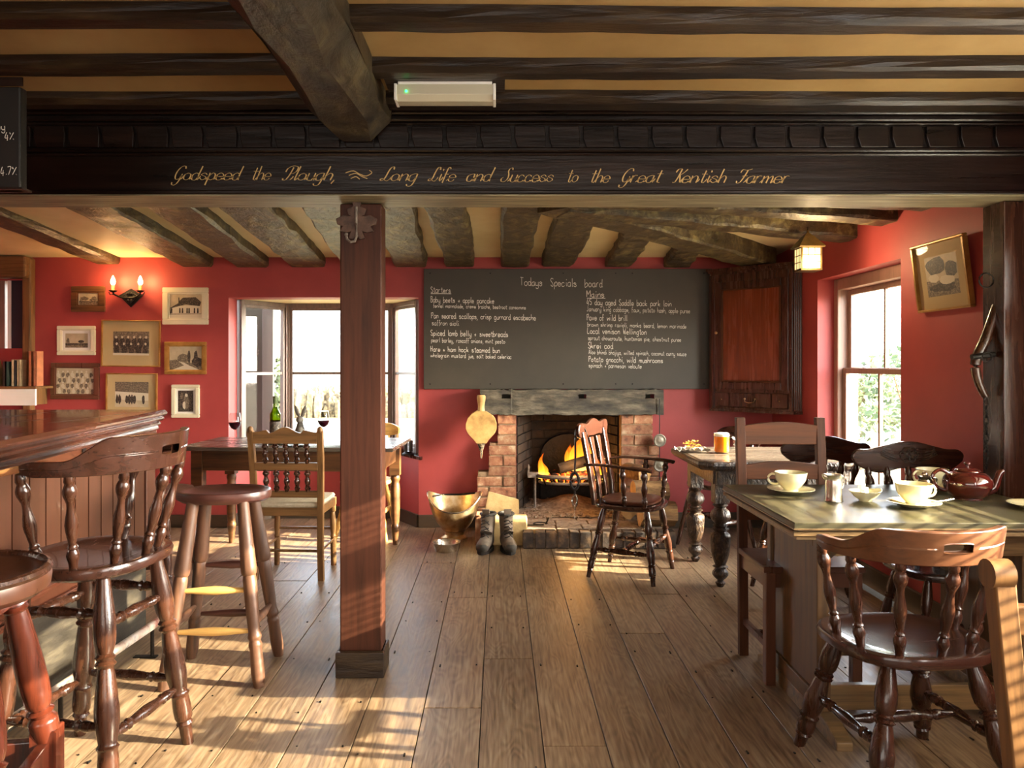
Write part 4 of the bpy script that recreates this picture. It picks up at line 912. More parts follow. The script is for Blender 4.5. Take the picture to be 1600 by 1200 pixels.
TX = [("Todays  Specials  board", 813, 943, 446, 6.2), ("Starters", 673, 705, 457, 4.6), ("Baby beets + apple pancake", 673, 773, 472, 4.4), ("fennel marmalade, creme fraiche, beetroot consomme", 677, 822, 480.5, 3.2),
("Pan seared scallops, crisp gurnard escabeche", 674, 838, 497, 4.4), ("saffron aioli", 675, 718, 508, 4), ("Spiced lamb belly + sweetbreads", 673, 795, 524, 4.4), ("pearl barley, roscoff onions, mint pesto", 674, 790, 534.5, 3.6),
("Hare + ham hock steamed bun", 673, 782, 549, 4.2), ("wholegrain mustard jus, salt baked celeriac", 673, 800, 558, 3.4),
("Mains", 917, 946, 464, 5), ("45 day aged Saddle back pork loin", 917, 1050, 476, 4.6), ("January king cabbage, faux, potato hash, apple puree", 917, 1079, 486, 3.8),
("Pave of wild brill", 917, 981, 500, 4.6), ("brown shrimp ravioli, monks beard, lemon marinade", 918, 1073, 510, 3.5), ("Local venison Wellington", 918, 1011, 521, 4.6),
("sprout choucroute, huntsman pie, chestnut puree", 919, 1065, 531, 3.5), ("Skrei cod", 919, 959, 544, 4.8), ("Aloo bhindi bhajiya, wilted spinach, coconut curry sauce", 920, 1073, 553, 3.4),
("Potato gnocchi, wild mushrooms", 920, 1037, 565, 4.4), ("spinach + parmesan veloute", 920, 1003, 574, 3.6)]
for (t_, x0, x1, b_, h_) in TX: chalk(t_, x0, x1, b_, h_, bd, 6.058, bX, bY, .02, t_ in ('Starters', 'Mains'), .34 if h_ > 4 else .26)
chalk('ony', -12, 9, 203, 6, pb, 2.297, pb.location.x, pb.location.y, wt=.16); bpy.context.view_layer.update()
for o in list(pb.children):
    if o.name.startswith('chalk'): o.location.z = -1.82
for (t_, x0, x1, b_, h_) in (('4%', 8, 24, 218, 5.5), ('4.7%', 1, 28, 273, 6)):
    o = chalk(t_, x0, x1, b_, h_, pb, 2.297, pb.location.x, pb.location.y, wt=.16); o.location.z = -1.82
# gilt motto: sheared, swelled strokes with capital flourishes
def motto(words):
    m = MB(); Yt = 3.05+.0185
    FL = {'G': [[(5.5, 6.5), (4.5, 8), (2.2, 7.6), (.6, 5), (.6, 2), (2, .3), (4, .8), (4.7, 3)], [(4.8, 3.4), (4.2, -1), (2.6, -3), (.6, -2.6), (.2, -1.4)]],
          'P': [[(3, 7.4), (2.6, 3), (1.6, .3), (0, 0), (-.6, 1)], [(-.8, 4.8), (-.2, 7), (2.6, 8.3), (5.6, 7.6), (6, 5.6), (4.6, 4), (2.9, 3.9)]],
          'L': [[(4.8, 6.6), (4.2, 8), (2.6, 7.6), (2, 5), (1.8, 2), (1, .4), (-.4, .2), (-.6, 1.1), (.6, 1.3), (2.4, .3), (4, 0), (5.4, 1.2)]],
          'S': [[(4.8, 6.8), (4, 8.1), (2.3, 7.5), (2, 6), (3.2, 4), (3.4, 1.8), (1.8, .1), (-.6, .3), (-1.2, 1.8), (-.2, 2.6)]],
          'K': [[(2.4, 8), (2, 3.5), (1.2, .4), (-.4, .2)], [(-.8, 6), (0, 7.8), (2.4, 8)], [(6.2, 7.8), (4.4, 5.6), (2.2, 4.2)], [(2.6, 4.4), (3.8, 2), (4.8, .2), (6.2, .8)]],
          'F': [[(-.6, 6), (.2, 7.8), (3, 7.4), (6.2, 8.2)], [(3.6, 7.4), (3, 3.5), (1.8, .4), (0, 0), (-.6, 1.2)], [(1.6, 4), (5, 4.2)]]}
    for (t_, x0, x1, by) in words:
        x = 0; sts = []
        for i, c in enumerate(t_):
            src = FL[c] if c in FL else [[(int(a[0]), int(a[1], 16)-3) for a in st.split()] for st in G[c].split(';') if st]
            for pts in src:
                sts.append([(p[0]+x+.55*p[1], p[1]) for p in (cr(pts, 5) if len(pts) > 2 else pts)])
            if i < len(t_)-1 and t_[i+1].islower() and c not in ',': 
                e = x+ADV.get(c, 5.9); sts.append([(e-1.6, .25), (e-.4, .9), (e+.8, 2.2)])
            x += ADV.get(c, 5.9)+(.2 if c.isupper() else -.3)
        a = at(x0, by, Yt); b = at(x1, by, Yt); sx = (b.x-a.x)/(x+1.5); sy = .0069
        k = lambda u, v: (a.x+u*sx, Yt-3.05, a.z-1.974+v*sy)
        ribbon(m, sts, k, lambda dx, dy: .12+.36*max(0, dy if dy > 0 else -dy)**2*(1 if abs(dy) > .6 else 0))
    # flourish
    for pts in ([(540, 268), (552, 265), (562, 270), (572, 273), (581, 268), (577, 264)], [(545, 272), (556, 269), (566, 274), (574, 277)], [(548, 277), (556, 274), (562, 278)]):
        pp_ = [(at(px, py+2, Yt).x, at(px, py+2, Yt).z) for px, py in cr([tuple(map(float, p)) for p in pts], 5)]
        ribbon(m, [pp_], lambda u, v: (u, Yt-3.05, v-1.974), lambda dx, dy: .0016)
    return m.build('gilt_motto', 'gold', cb)
motto([('Godspeed', 270, 378, 281), ('the', 391, 426, 281), ('Plough,', 442, 530, 281.5), ('Long', 595, 655, 282.5), ('Life', 670, 715, 283), ('and', 728, 771, 283), ('Success', 784, 868, 284), ('to', 884, 906, 284.5), ('the', 920, 956, 285), ('Great', 969, 1036, 285), ('Kentish', 1051, 1138, 285.5), ('Farmer', 1151, 1236, 286)])
# ============================================================ bar counter
bc = thing('bar_counter', 'mahogany panelled bar counter with a moulded top', 'bar', (-1.6, 0, 0))
def bslant(m, x_off, x1_off, z0, z1, y0=.6, y1=3.6, ch=0):
    """bar runs slightly askew: front x = -1.35 at y=1.9 .. -1.57 at y=3.67"""
    f = lambda y: -1.47-.118*(y-2.26)+1.6
    c = ch
    sec = [(x_off, z0+c), (x_off-c, z0), (x1_off, z0), (x1_off, z1), (x_off-c, z1), (x_off, z1-c)] if c else [(x_off, z0), (x1_off, z0), (x1_off, z1), (x_off, z1)]
    m.rings([[(f(y)+a, y, b) for a, b in sec] for y in (y0, y1)], smooth=False)
    return m
m = bslant(MB(), -.0, -1.3, 1.038, 1.07, y1=3.83, ch=.012); m.build('counter_top', 'mahoy', bc)
m = bslant(MB(), -.012, -.5, 1.018, 1.04, y1=3.82, ch=.009); bslant(m, -.025, -.5, .99, 1.018, y1=3.81, ch=.012); bslant(m, -.033, -.5, .975, .99, y1=3.805, ch=.004); m.build('moulding', 'mahoy', bc)
MB().box(-.6, -.09, .6, 3.79, .915, .98).build('frieze_board', 'mahoy', bc)
MB().box(-.55, -.118, .6, 3.78, .38, .93).build('carcass', 'brown', bc)
fx = lambda y: 0
y = .68
while y < 3.65:
    m = MB(); x = -.12; m.box(x, x+.02, y+.004, y+.096, .47, .918, ch=.006); o = m.build('panel_board', 'barwood', bc); y += .1
m = MB(); m.box(-.5, -.085, .6, 3.79, .41, .475, ch=.008); m.box(-.5, -.075, .6, 3.8, .385, .41, ch=.006); m.build('lower_rail', 'mahoy', bc)
m = MB(); m.box(-.13, -.094, 3.69, 3.785, .47, .92); m.build('corner_stile', 'barwood', bc, .003)
MB().box(-1.2, -.125, .6, 3.75, 0, .39).build('kickboard', 'kick', bc)
for i, (px, py) in enumerate(((46, 706), (219, 677))):
    Y = 2.35 if i == 0 else 3.12; p = Vector((-1.688, Y, .945))
    m = MB(); m.box(-.002, .004, -.012, .012, -.03, .03); m.tube([(0, 0, -.02), (.03, 0, -.03), (.045, 0, -.015), (.042, 0, .005)], .005); m.tube([(0, 0, .02), (.02, 0, .03), (.03, 0, .045)], .005)
    o = m.build('coat_hook', 'iron'); o.location = p; tag(o, ['black iron coat hook on the bar by the captain stool', 'black iron coat hook near the far end of the bar'][i], 'hook')
fr = thing('foot_rail', 'foot rail with flaking pink paint along the bar', 'foot rail', (-1.5, 0, 0))
MB().tube([(-.1, .8, .14), (-.1, 2.2, .14), (-.03, 3.5, .14)], .019, 10).build('rail', 'rail', fr)
for y in (1.4, 2.75, 3.4): m = MB(); x = -.1+.054*max(0, y-2.2); m.tube([(x, y, .005), (x, y, .125)], .008, 6); m.box(x-.08, x+.02, y-.015, y+.015, 0, .006); m.build('bracket', 'iron', fr)

# ============================================================ seating
LEG = [(0, .016), (.06, .017), (.2, .025), (.3, .024), (.345, .017), (.36, .024), (.375, .019), (.39, .025), (.405, .018), (.43, .02), (.58, .028), (.66, .026), (.72, .021), (.735, .026), (.75, .022), (.8, .024), (.86, .023), (.875, .018), (.89, .022), (.905, .017), (1, .015)]
SPD = [(0, .012), (.08, .014), (.16, .019), (.22, .012), (.24, .016), (.27, .011), (.34, .014), (.48, .019), (.6, .013), (.7, .011), (.78, .019), (.84, .02), (.9, .013), (.93, .016), (1, .012)]
STR = [(0, .009), (.12, .012), (.2, .017), (.24, .012), (.26, .018), (.3, .013), (.5, .019), (.7, .013), (.74, .018), (.76, .012), (.8, .017), (.88, .012), (1, .009)]
STRP = [(0, .008), (.2, .012), (.5, .018), (.8, .012), (1, .008)]
def ang(x, y): return Vector((x, y, 0))
def turned_legs(t, feet, tops, ztop, mt, prof=LEG, k=1.0, seg=12):
    for f, a in zip(feet, tops):
        MB().turn((a[0], a[1], ztop), (f[0], f[1], 0), [(q, r*k) for q, r in prof], seg, 2).build('leg', mt, t)
def on(f, a, ztop, z): 
    q = z/ztop; return (f[0]+(a[0]-f[0])*q, f[1]+(a[1]-f[1])*q, z)
def smoker_seat(rx, ry):
    def fn(th):
        c, s = cos(th), sin(th); e = 2/2.6
        x = rx*abs(c)**e*(1 if c > 0 else -1); y = ry*abs(s)**e*(1 if s > 0 else -1)
        if s > 0: x *= 1+.06*s; y *= 1.0-.06*abs(s)*(1-abs(c))*0+0
        return (x, y)
    return fn
def captain(name, label, cat, loc, rz, zs, mt, mts, mtb, feet, legk=1, crest_h=.105, R0=.265, bh=.27, rungs=((.38, 0), (.18, 1)), arm=112, hole_w=.055):
    t = thing(name, label, cat, loc, rz)
    MB().seat(smoker_seat(.235, .215), zs, .042, .014).build('seat', mts, t)
    tops = [(.14, .12), (-.14, .12), (-.13, -.13), (.13, -.13)]
    turned_legs(t, feet, tops, zs-.03, mt, k=legk)
    # bow: back at -y
    N = 64; path = []
    for i in range(N+1):
        a = radians(-arm+2*arm*i/N); path.append((R0*sin(a)*1.03, -R0*cos(a)*.92-.01))
    L = 2*radians(arm)*R0
    def top(tt):
        u = abs(tt-.5)*2; s = max(0, min(1, (u-.42)/.3)); s = s*s*(3-2*s); hi = crest_h*(1-s)+.045*s
        return zs+bh+hi-(.012*max(0, (u-.9)/.1)**2)
    def bot(tt):
        u = abs(tt-.5)*2; return zs+bh+(.012*max(0, (u-.9)/.1)**2)
    m = MB(); m.band(path, .024, bot, top, hole=(.5-hole_w, .5+hole_w, zs+bh+crest_h*.52, .014), tilt=.12); m.build('bow_crest', mtb, t, .003)
    for a in (-100, -66, -33, 0, 33, 66, 100):
        a = radians(a); p0 = (.2*sin(a), -.18*cos(a)-.0, zs-.008); p1 = (R0*sin(a)*1.03, -R0*cos(a)*.92-.01, zs+bh+.008)
        MB().turn(p0, p1, SPD, 10, 2).build('spindle', mt, t)
    F = feet; T = tops; zt = zs-.03
    for zz, kind in rungs:
        prs = ((0, 3), (1, 2)) if kind == 0 else ((0, 1), (2, 3), (0, 3), (1, 2))
        for k, (a, b) in enumerate(prs):
            h_ = zz+(.03 if k > 1 else 0); MB().turn(on(F[a], T[a], zt, h_), on(F[b], T[b], zt, h_), STR, 10, 2).build('stretcher', mt, t)
        if kind == 0:
            A = Vector(on(F[0], T[0], zt, zz)).lerp(Vector(on(F[3], T[3], zt, zz)), .5); B = Vector(on(F[1], T[1], zt, zz)).lerp(Vector(on(F[2], T[2], zt, zz)), .5)
            MB().turn(A, B, STR, 10, 2).build('stretcher', mt, t)
    return t
sq = lambda s: [(s, s), (-s, s), (-s, -s), (s, -s)]
captain('captain_bar_stool', 'tall dark captain bar stool with a curved slotted back at the bar', 'bar stool', (-1.3, 2.46, 0), radians(81), .7, 'brown', 'brownx', 'brownx', sq(.205), 1.25, rungs=((.52, 1), (.2, 1)), crest_h=.11, bh=.275, arm=97)
captain('captain_chair', 'dark captain chair with a slotted bow back at the near table', 'chair', (1.27, 2.42, 0), radians(6), .45, 'brown', 'brownx', 'crestw', sq(.225), 1.25, rungs=((.19, 0),), crest_h=.1, bh=.275, R0=.25, arm=100)

# backless worn saddle stool
def saddle(th):
    c, s = cos(th), sin(th); r = .175*(1+.06*cos(2*th)); return (r*1.05*c, r*.95*s*(1 if s > 0 else .9))
BL = [(0, .02), (.1, .021), (.3, .025), (.38, .026), (.4, .02), (.43, .023), (.62, .021), (.7, .019), (.73, .023), (.75, .018), (.77, .022), (.8, .02), (.92, .022), (1, .017)]
t = thing('bar_stool', 'backless worn wooden bar stool with a kidney-shaped dark seat', 'bar stool', (-1.16, 3.24, 0), radians(4))
MB().seat(saddle, .77, .045, .018).build('seat', 'stoolseat', t)
F = [(.19, .17), (-.19, .17), (-.19, -.17), (.185, -.17)]; T = [(.1, .09), (-.1, .09), (-.1, -.09), (.1, -.09)]
turned_legs(t, F, T, .73, 'stool', BL, 1.25)
for (a, b, zz, mt) in ((0, 1, .42, 'stoolseat'), (2, 3, .38, 'pinex'), (2, 3, .22, 'pinex'), (0, 1, .2, 'stoolseat'), (0, 3, .24, 'stool'), (1, 2, .24, 'stool'), (2, 3, .14, 'stool')):
    if zz == .14: continue
    o = MB().turn(on(F[a], T[a], .73, zz), on(F[b], T[b], .73, zz), STRP, 10, 2).build('stretcher', mt, t)
    if mt == 'pinex': o['label'] = 'pale new stretcher'
# red-legged round stool bottom left
t = thing('round_bar_stool', 'round-seated bar stool with thick red-brown turned legs, cut by the left edge', 'bar stool', (-1.33, 1.86, 0), radians(12))
MB().seat(lambda th: (.215*cos(th), .215*sin(th)), .79, .06, .012, 48).build('seat', 'maho', t)
m = MB(); m.tube([(.205*cos(a), .205*sin(a), .788) for a in [2*pi*k/48 for k in range(48)]], .012, 8, True); m.build('seat_rim', 'brown', t)
m = MB(); m.box(-.11, .11, -.11, .11, .68, .735); m.build('seat_frame', 'redwood', t, .004)
RL = [(0, .03), (.04, .036), (.06, .026), (.08, .032), (.1, .026), (.14, .028), (.5, .036), (.72, .034), (.78, .025), (.8, .034), (.83, .026), (.86, .036), (.9, .036), (1, .034)]
for i, (x, y) in enumerate(sq(.16)):
    o = MB().turn((x*.62, y*.62, .7), (x, y, .3), RL, 14, 2).build('leg', 'redwood' if i in (0, 3) else 'stool', t)
    m = MB(); m.box(x-.032, x+.032, y-.032, y+.032, 0, .33, ch=.004); m.build('leg_block', 'redwood', t)
for a in ((-.13, .13, -.175, -.145), (-.13, .13, .145, .175)): box('rail', 'redwood', a[0], a[1], a[2], a[3], .2, .3, t, .003); box('rail', 'redwood', a[2], a[3], a[0], a[1], .2, .3, t, .003)
# dark stool behind bar end
t = thing('high_pub_chair', 'dark high-backed chair half hidden behind the end of the bar', 'chair', (-1.93, 4.3, 0), radians(-95))
MB().seat(smoker_seat(.2, .19), .6, .03, .006).build('seat', 'stoolseat', t)
for x, y in ((-.17, -.17), (.17, -.17)): m = MB(); m.turn((x, y, 0), (x*1.0, y-.05, .97), [(0, .016), (.3, .018), (.9, .017), (.97, .013), (1, .018)], 10, 2); m.build('back_post', 'brown', t)
for x, y in ((-.17, .17), (.17, .17)): MB().turn((x*.8, y*.8, .58), (x, y, 0), LEG, 10, 2).build('leg', 'brown', t)
for z_ in (.9, .75): box('back_rail', 'brown', -.17, .17, -.225, -.205, z_, z_+.05, t, .003)
for x in (-.1, -.03, .03, .1): MB().turn((x, -.2, .6), (x, -.21, .76), SPD, 8, 2).build('spindle', 'brown', t)
for z_ in (.2, .36):
    MB().turn((-.17, -.17, z_), (.17, -.17, z_), STRP, 8, 2).build('stretcher', 'brown', t); MB().turn((.15, -.17, z_), (.15, .16, z_), STRP, 8, 2).build('stretcher', 'brown', t)

# spindle-back oak chair by the window table
t = thing('spindle_back_chair', 'oak spindle-back chair with a pale pad seat before the window table', 'chair', (-1.26, 4.78, 0), radians(-2))
for s_ in (-1, 1):
    m = MB(); pts = [(s_*.2, -.17, 0), (s_*.2, -.19, .2), (s_*.2, -.185, .45), (s_*.205, -.2, .7), (s_*.208, -.23, .9)]
    m.rings([[(x+a, y+b, z_) for a, b in ((-.017, -.017), (.017, -.017), (.017, .017), (-.017, .017))] for x, y, z_ in pts], smooth=False); m.ball((s_*.208, -.232, .905), .018, .02, .024); m.build('back_post', 'oak', t)
def yb(z_): return -.185-.045*max(0, (z_-.45)/.45)
cp = []; 
for i in range(25):
    x = -.19+.38*i/24; u = abs(x)/.19; cp.append((x, .9+.018*cos(u*pi*2.0)*(1 if u < .5 else -.4)+(.006 if u < .5 else -.0)))
m = MB(); m.prism([(-.19, .825)]+[(.19, .825)]+cp[::-1], -.24, -.215, 'y'); m.build('crest_rail', 'oakx', t, .003)
for z_, h_ in ((.665, .045), (.5, .04)): box('back_rail', 'oakx', -.19, .19, yb(z_)-.012, yb(z_)+.012, z_, z_+h_, t, .003)
for i in range(5):
    x = -.125+.0625*i
    MB().turn((x, yb(.71)+.002, .705), (x, yb(.84), .83), SPD, 8, 2).build('spindle', 'brown', t); MB().turn((x, yb(.54), .535), (x, yb(.67), .67), SPD, 8, 2).build('spindle', 'brown', t)
m = MB()
for a in ((-.2, .2, -.2, -.175), (-.2, .2, .175, .2), (-.2, -.175, -.175, .175), (.175, .2, -.175, .175)): m.box(a[0], a[1], a[2], a[3], .39, .44)
m.build('seat_frame', 'oakx', t, .003)
m = MB(); m.rings([[(x*q, y*q, .44+h_) for x, y in ((-.19, -.19), (0, -.195), (.19, -.19), (.2, 0), (.19, .2), (0, .205), (-.19, .2), (-.2, 0))] for q, h_ in ((.97, 0), (1, .012), (.96, .026), (.8, .034), (.3, .037))]); m.build('seat_pad', 'cushion', t)
for s_ in (-1, 1): MB().turn((s_*.18, .18, .4), (s_*.185, .185, 0), [(0, .02), (.12, .02), (.14, .013), (.2, .018), (.4, .02), (.5, .015), (.53, .02), (.56, .015), (.6, .02), (1, .018)], 10, 2).build('leg', 'oak', t)
for (a, b, z_) in (((-.2, -.18, .18), (.2, -.18, .18), 0), ((-.19, -.18, .17), (-.185, .18, .17), 0), ((.19, -.18, .17), (.185, .18, .17), 0), ((-.18, .18, .24), (.18, .18, .24), 0)): MB().tube([a, b], .009, 6).build('stretcher', 'oak', t)

# golden pine chair behind the window table
PL = [(0, .013), (.2, .017), (.4, .019), (.45, .014), (.48, .018), (.51, .014), (.6, .017), (.8, .016), (1, .012)]
def windsor(name, label, loc, rz, zs, mt, mts, crest='round', w_=.19, top=.86, grp=None):
    t = thing(name, label, 'chair', loc, rz)
    MB().seat(smoker_seat(w_, w_*.95), zs, .035, .012).build('seat', mts, t)
    F = [(w_, w_), (-w_, w_), (-w_*.95, -w_), (w_*.95, -w_)]; T = [(a*.62, b*.62) for a, b in F]
    turned_legs(t, F, T, zs-.02, mt, PL, 1)
    for a, b in ((0, 3), (1, 2)): MB().turn(on(F[a], T[a], zs, .2), on(F[b], T[b], zs, .2), STRP, 8, 2).build('stretcher', mt, t)
    MB().turn(on(F[0], T[0], zs, .2)[:2][0:1]+(0, .2), (on(F[1], T[1], zs, .2)[0], 0, .2), STRP, 8, 2).build('stretcher', mt, t)
    N = 30; path = [(w_*1.1*sin(a), -w_*.95-.07-.05*cos(a)+.05) for a in [radians(-75+150*i/N) for i in range(N+1)]]
    m = MB(); hi = lambda tt: top-.05*(abs(tt-.5)*2)**3; lo = lambda tt: top-.1+.02*(abs(tt-.5)*2)**3
    m.band(path, .022, lo, hi, tilt=.15); m.build('crest_rail', mts, t, .003)
    for i in (2, 8, 15, 22, 28):
        p = path[i]; MB().turn((p[0]*.8, -w_*.82, zs-.005), (p[0], p[1], top-.09), [(0, .009), (.3, .013), (.6, .009), (1, .008)] if mt != 'brown' else SPD, 8, 2).build('spindle', mt, t)
    return t
windsor('pine_chair', 'golden pine stick-back chair behind the window table', (-1.0, 5.8, 0), radians(176), .43, 'pine', 'pinex', top=.835)
windsor('dark_windsor_chair', 'small red-brown stick-back chair behind the far carved table', (1.54, 5.45, 0), radians(120), .46, 'brown', 'brownx', top=.84)

# elbow chair by the fire, facing right
t = thing('elbow_chair', 'dark fiddle-back elbow chair with leather seat before the fire', 'armchair', (.82, 4.76, 0), radians(-117))
MB().seat(smoker_seat(.225, .215), .45, .032, .004).build('seat', 'brownx', t)
MB().seat(smoker_seat(.185, .175), .472, .024, -.004).build('leather_pad', 'leather', t)
F = [(.22, .2), (-.22, .2), (-.2, -.21), (.2, -.21)]; T = [(.15, .14), (-.15, .14), (-.13, -.13), (.13, -.13)]
turned_legs(t, F, T, .43, 'brown', LEG, .9)
for a, b in ((0, 3), (1, 2)): MB().turn(on(F[a], T[a], .43, .17), on(F[b], T[b], .43, .17), STR, 8, 2).build('stretcher', 'brown', t)
MB().turn((.19, 0, .17), (-.19, 0, .17), STR, 8, 2).build('stretcher', 'brown', t); MB().turn(on(F[0], T[0], .43, .22), on(F[1], T[1], .43, .22), STR, 8, 2).build('stretcher', 'brown', t)
for s_ in (-1, 1):
    m = MB(); m.rings([[(s_*x+a, y+b, z_) for a, b in ((-w2, -.013), (w2, -.013), (w2, .013), (-w2, .013))] for x, y, z_, w2 in ((.17, -.18, .44, .022), (.175, -.19, .55, .028), (.18, -.22, .72, .03), (.185, -.25, .88, .03))], smooth=False); m.build('back_post', 'brown', t, .006)
for x in (-.06, .06):
    m = MB(); m.rings([[(x+a, y+b, z_) for a, b in ((-w2, -.007), (w2, -.007), (w2, .007), (-w2, .007))] for y, z_, w2 in ((-.18, .45, .018), (-.19, .55, .026), (-.21, .66, .036), (-.225, .74, .024), (-.245, .84, .036))], smooth=False); m.build('back_splat', 'brown', t, .003)
cp = [(-.235, .86), (-.245, .9), (-.225, .93), (-.18, .935), (-.11, .925), (-.05, .945), (0, .955), (.05, .945), (.11, .925), (.18, .935), (.225, .93), (.245, .9), (.235, .86), (.18, .84), (.09, .85), (0, .845), (-.09, .85), (-.18, .84)]
m = MB(); m.prism([(a*1.08, b) for a, b in cr(cp+[cp[0]], 3)[:-1]], -.27, -.245, 'y'); m.build('crest_rail', 'brownx', t, .006)
for s_ in (-1, 1):
    pts = [(s_*.18, -.235, .68), (s_*.225, -.12, .69), (s_*.25, .02, .685), (s_*.25, .15, .68), (s_*.245, .2, .672)]
    m = MB(); m.tube([Vector(p) for p in cr(pts, 4)], [.02]*10+[.026]*6+[.026], 10, flat=.45); m.build('arm', 'brownx', t)
    for y in (.02, .15): MB().turn((s_*.2, y*.95, .45), (s_*.248, y, .68), SPD, 10, 2).build('arm_support', 'brown', t)
# leather rein hanging over the chair back
m = MB(); Wc = at(904, 664, 4.75)
P = [at(918, 700, 4.75), at(916, 680, 4.74), at(910, 666, 4.73), at(903, 667, 4.73), at(899, 680, 4.73), at(899, 710, 4.73), at(898, 738, 4.73)]
m.tube([Vector(p) for p in cr([tuple(p) for p in P], 4)], .014, 6, flat=.5)
m.tube([at(898+7*sin(a)*.9, 752+13*-cos(a), 4.73) for a in [2*pi*k/16 for k in range(16)]], .01, 6, True)
m.tube([at(898, 764, 4.73), at(898, 775, 4.73)], .006, 6)
rn = m.build('leather_rein', 'strap'); tag(rn, 'black leather rein hanging over the left end of the elbow chair back', 'strap')
m = MB(); m.tube([at(898+3.5*cos(a), 783+9*sin(a), 4.73) for a in [2*pi*k/14 for k in range(14)]], .007, 6, True); m.tube([at(898, 790, 4.73), at(898, 797, 4.73)], .006, 6); m.tube([at(898, 797, 4.73), at(897, 812, 4.73)], .002, 5)
m.build('buckle', 'steel', rn)

# ============================================================ tables
def carved_leg(name, loc, h, mt, t):
    m = MB(); x, y = loc; m.box(x-.042, x+.042, y-.042, y+.042, h-.2, h)
    m.turn((x, y, h-.2), (x, y, .0), [(0, .03), (.03, .045), (.06, .03), (.1, .05), (.17, .058), (.22, .045), (.25, .03), (.27, .045), (.29, .032), (.31, .05), (.34, .034), (.38, .056), (.45, .058), (.6, .052), (.7, .038), (.74, .03), (.76, .046), (.78, .03), (.82, .044), (.86, .046), (.9, .03), (.92, .018), (.94, .02), (.95, .03), (1, .018)], 20, 2)
    return m.build(name, mt, t, 0)
t = thing('carved_table', 'dark oak table with bulbous carved legs in the far right corner', 'table', (1.62, 4.75, 0))
m = MB(); c = .07; x0, x1, y0, y1 = -.48, .49, -.42, .42
pl = [(x0+c, y0), (x1-c, y0), (x1, y0+c), (x1, y1-c), (x1-c, y1), (x0+c, y1), (x0, y1-c), (x0, y0+c)]
sh_ = lambda q: [(a-(q if a > 0 else -q), b-(q if b > 0 else -q)) for a, b in pl]
m.rings([[(a, b, z_) for a, b in sh_(q)] for z_, q in ((.69, .02), (.705, .004), (.72, 0), (.735, .003), (.74, .008))], smooth=False); m.build('table_top', 'carved', t)
m = MB(); m.prism(sh_(.03), .7405, .742, 'z'); m.build('top_surface', 'tabletop', t)
for a in ((-.37, .4, -.34, -.315), (-.37, .4, .315, .34), (-.38, -.355, -.3, .3), (.375, .4, -.3, .3)): box('apron', 'carved', *a, .6, .7, t, .004)
m = MB(); m.box(-.39, -.372, -.33, -.1, .61, .62); 
for x, y in ((-.33, -.27), (-.33, .3), (.36, -.27), (.36, .3)): carved_leg('leg', (x, y), .69, 'carved', t)

t = thing('window_table', 'distressed wooden table with newspapers and wine in the bay window', 'table', (-1.36, 5.28, 0), radians(-3))
m = MB()
for i in range(5): m.box(-.71, .7, -.35+.14*i, -.213+.14*i, .735, .76, ch=.002)
m.build('table_top', 'tabletop', t)
for a in ((-.6, .6, -.29, -.265), (-.6, .6, .265, .29), (-.61, -.585, -.265, .265), (.585, .61, -.265, .265)): box('apron', 'table', *a, .6, .735, t, .003)
for x in (-.6, .6):
    for y in (-.27, .27):
        m = MB(); m.box(x-.036, x+.036, y-.036, y+.036, .5, .735); m.turn((x, y, .5), (x, y, 0), [(0, .03), (.05, .036), (.1, .028), (.2, .036), (.6, .032), (.7, .026), (.74, .032), (.85, .024), (1, .018)], 12, 2); m.build('leg', 'table', t)

# drawleaf table, near right
t = thing('draw_leaf_table', 'oak draw-leaf table laid for tea, near right', 'table', (1.0, 2.6, 0))
m = MB(); m.box(-.0, 1.06, 0, .83, .738, .76, ch=.003); m.build('table_top', 'drawtop', t)
m = MB(); m.box(-.003, 1.06, -.004, .834, .7365, .741); m.box(.02, 1.05, .015, .82, .728, .737); m.build('top_edge', 'drawoak', t)
m = MB(); m.box(.0, .33, .005, .83, .712, .727, ch=.003); m.box(.012, .33, .015, .82, .7, .711); m.build('draw_leaf', 'drawoak', t)
m = MB(); m.box(.34, 1.06, .0, .83, .712, .727, ch=.003); m.build('lower_top', 'drawoak', t)
for a in ((.16, 1.0, .11, .135), (.16, 1.0, .69, .715), (.15, .175, .135, .69)): box('apron', 'drawoak', *a, .62, .705, t, .003)
for X in (.13, .86):
    m = MB(); m.box(X, X+.05, .13, .17, .06, .7); m.box(X, X+.05, .6, .64, .06, .7); m.box(X, X+.05, .17, .6, .06, .12); m.box(X, X+.05, .17, .6, .64, .7); m.build('end_frame', 'drawoakz', t, .004)
    box('end_panel', 'drawoakz', X+.012, X+.036, .17, .6, .12, .64, t)
    m = MB(); m.prism([(-.03, 0), (.76, 0), (.76, .03), (.68, .06), (.05, .06), (-.03, .03)], X+.0, X+.055, 'x'); m.build('sledge_foot', 'drawoak', t, .004)
m = MB(); m.prism([(.03, .7), (.03, .66), (.13, .6), (.17, .6), (.17, .7)], .135, .17, 'x'); m.build('bracket', 'drawoak', t)
box('stretcher', 'drawoak', .18, .86, .17, .2, .05, .14, t, .003); box('stretcher', 'drawoak', .18, .86, .55, .58, .1, .17, t, .003)

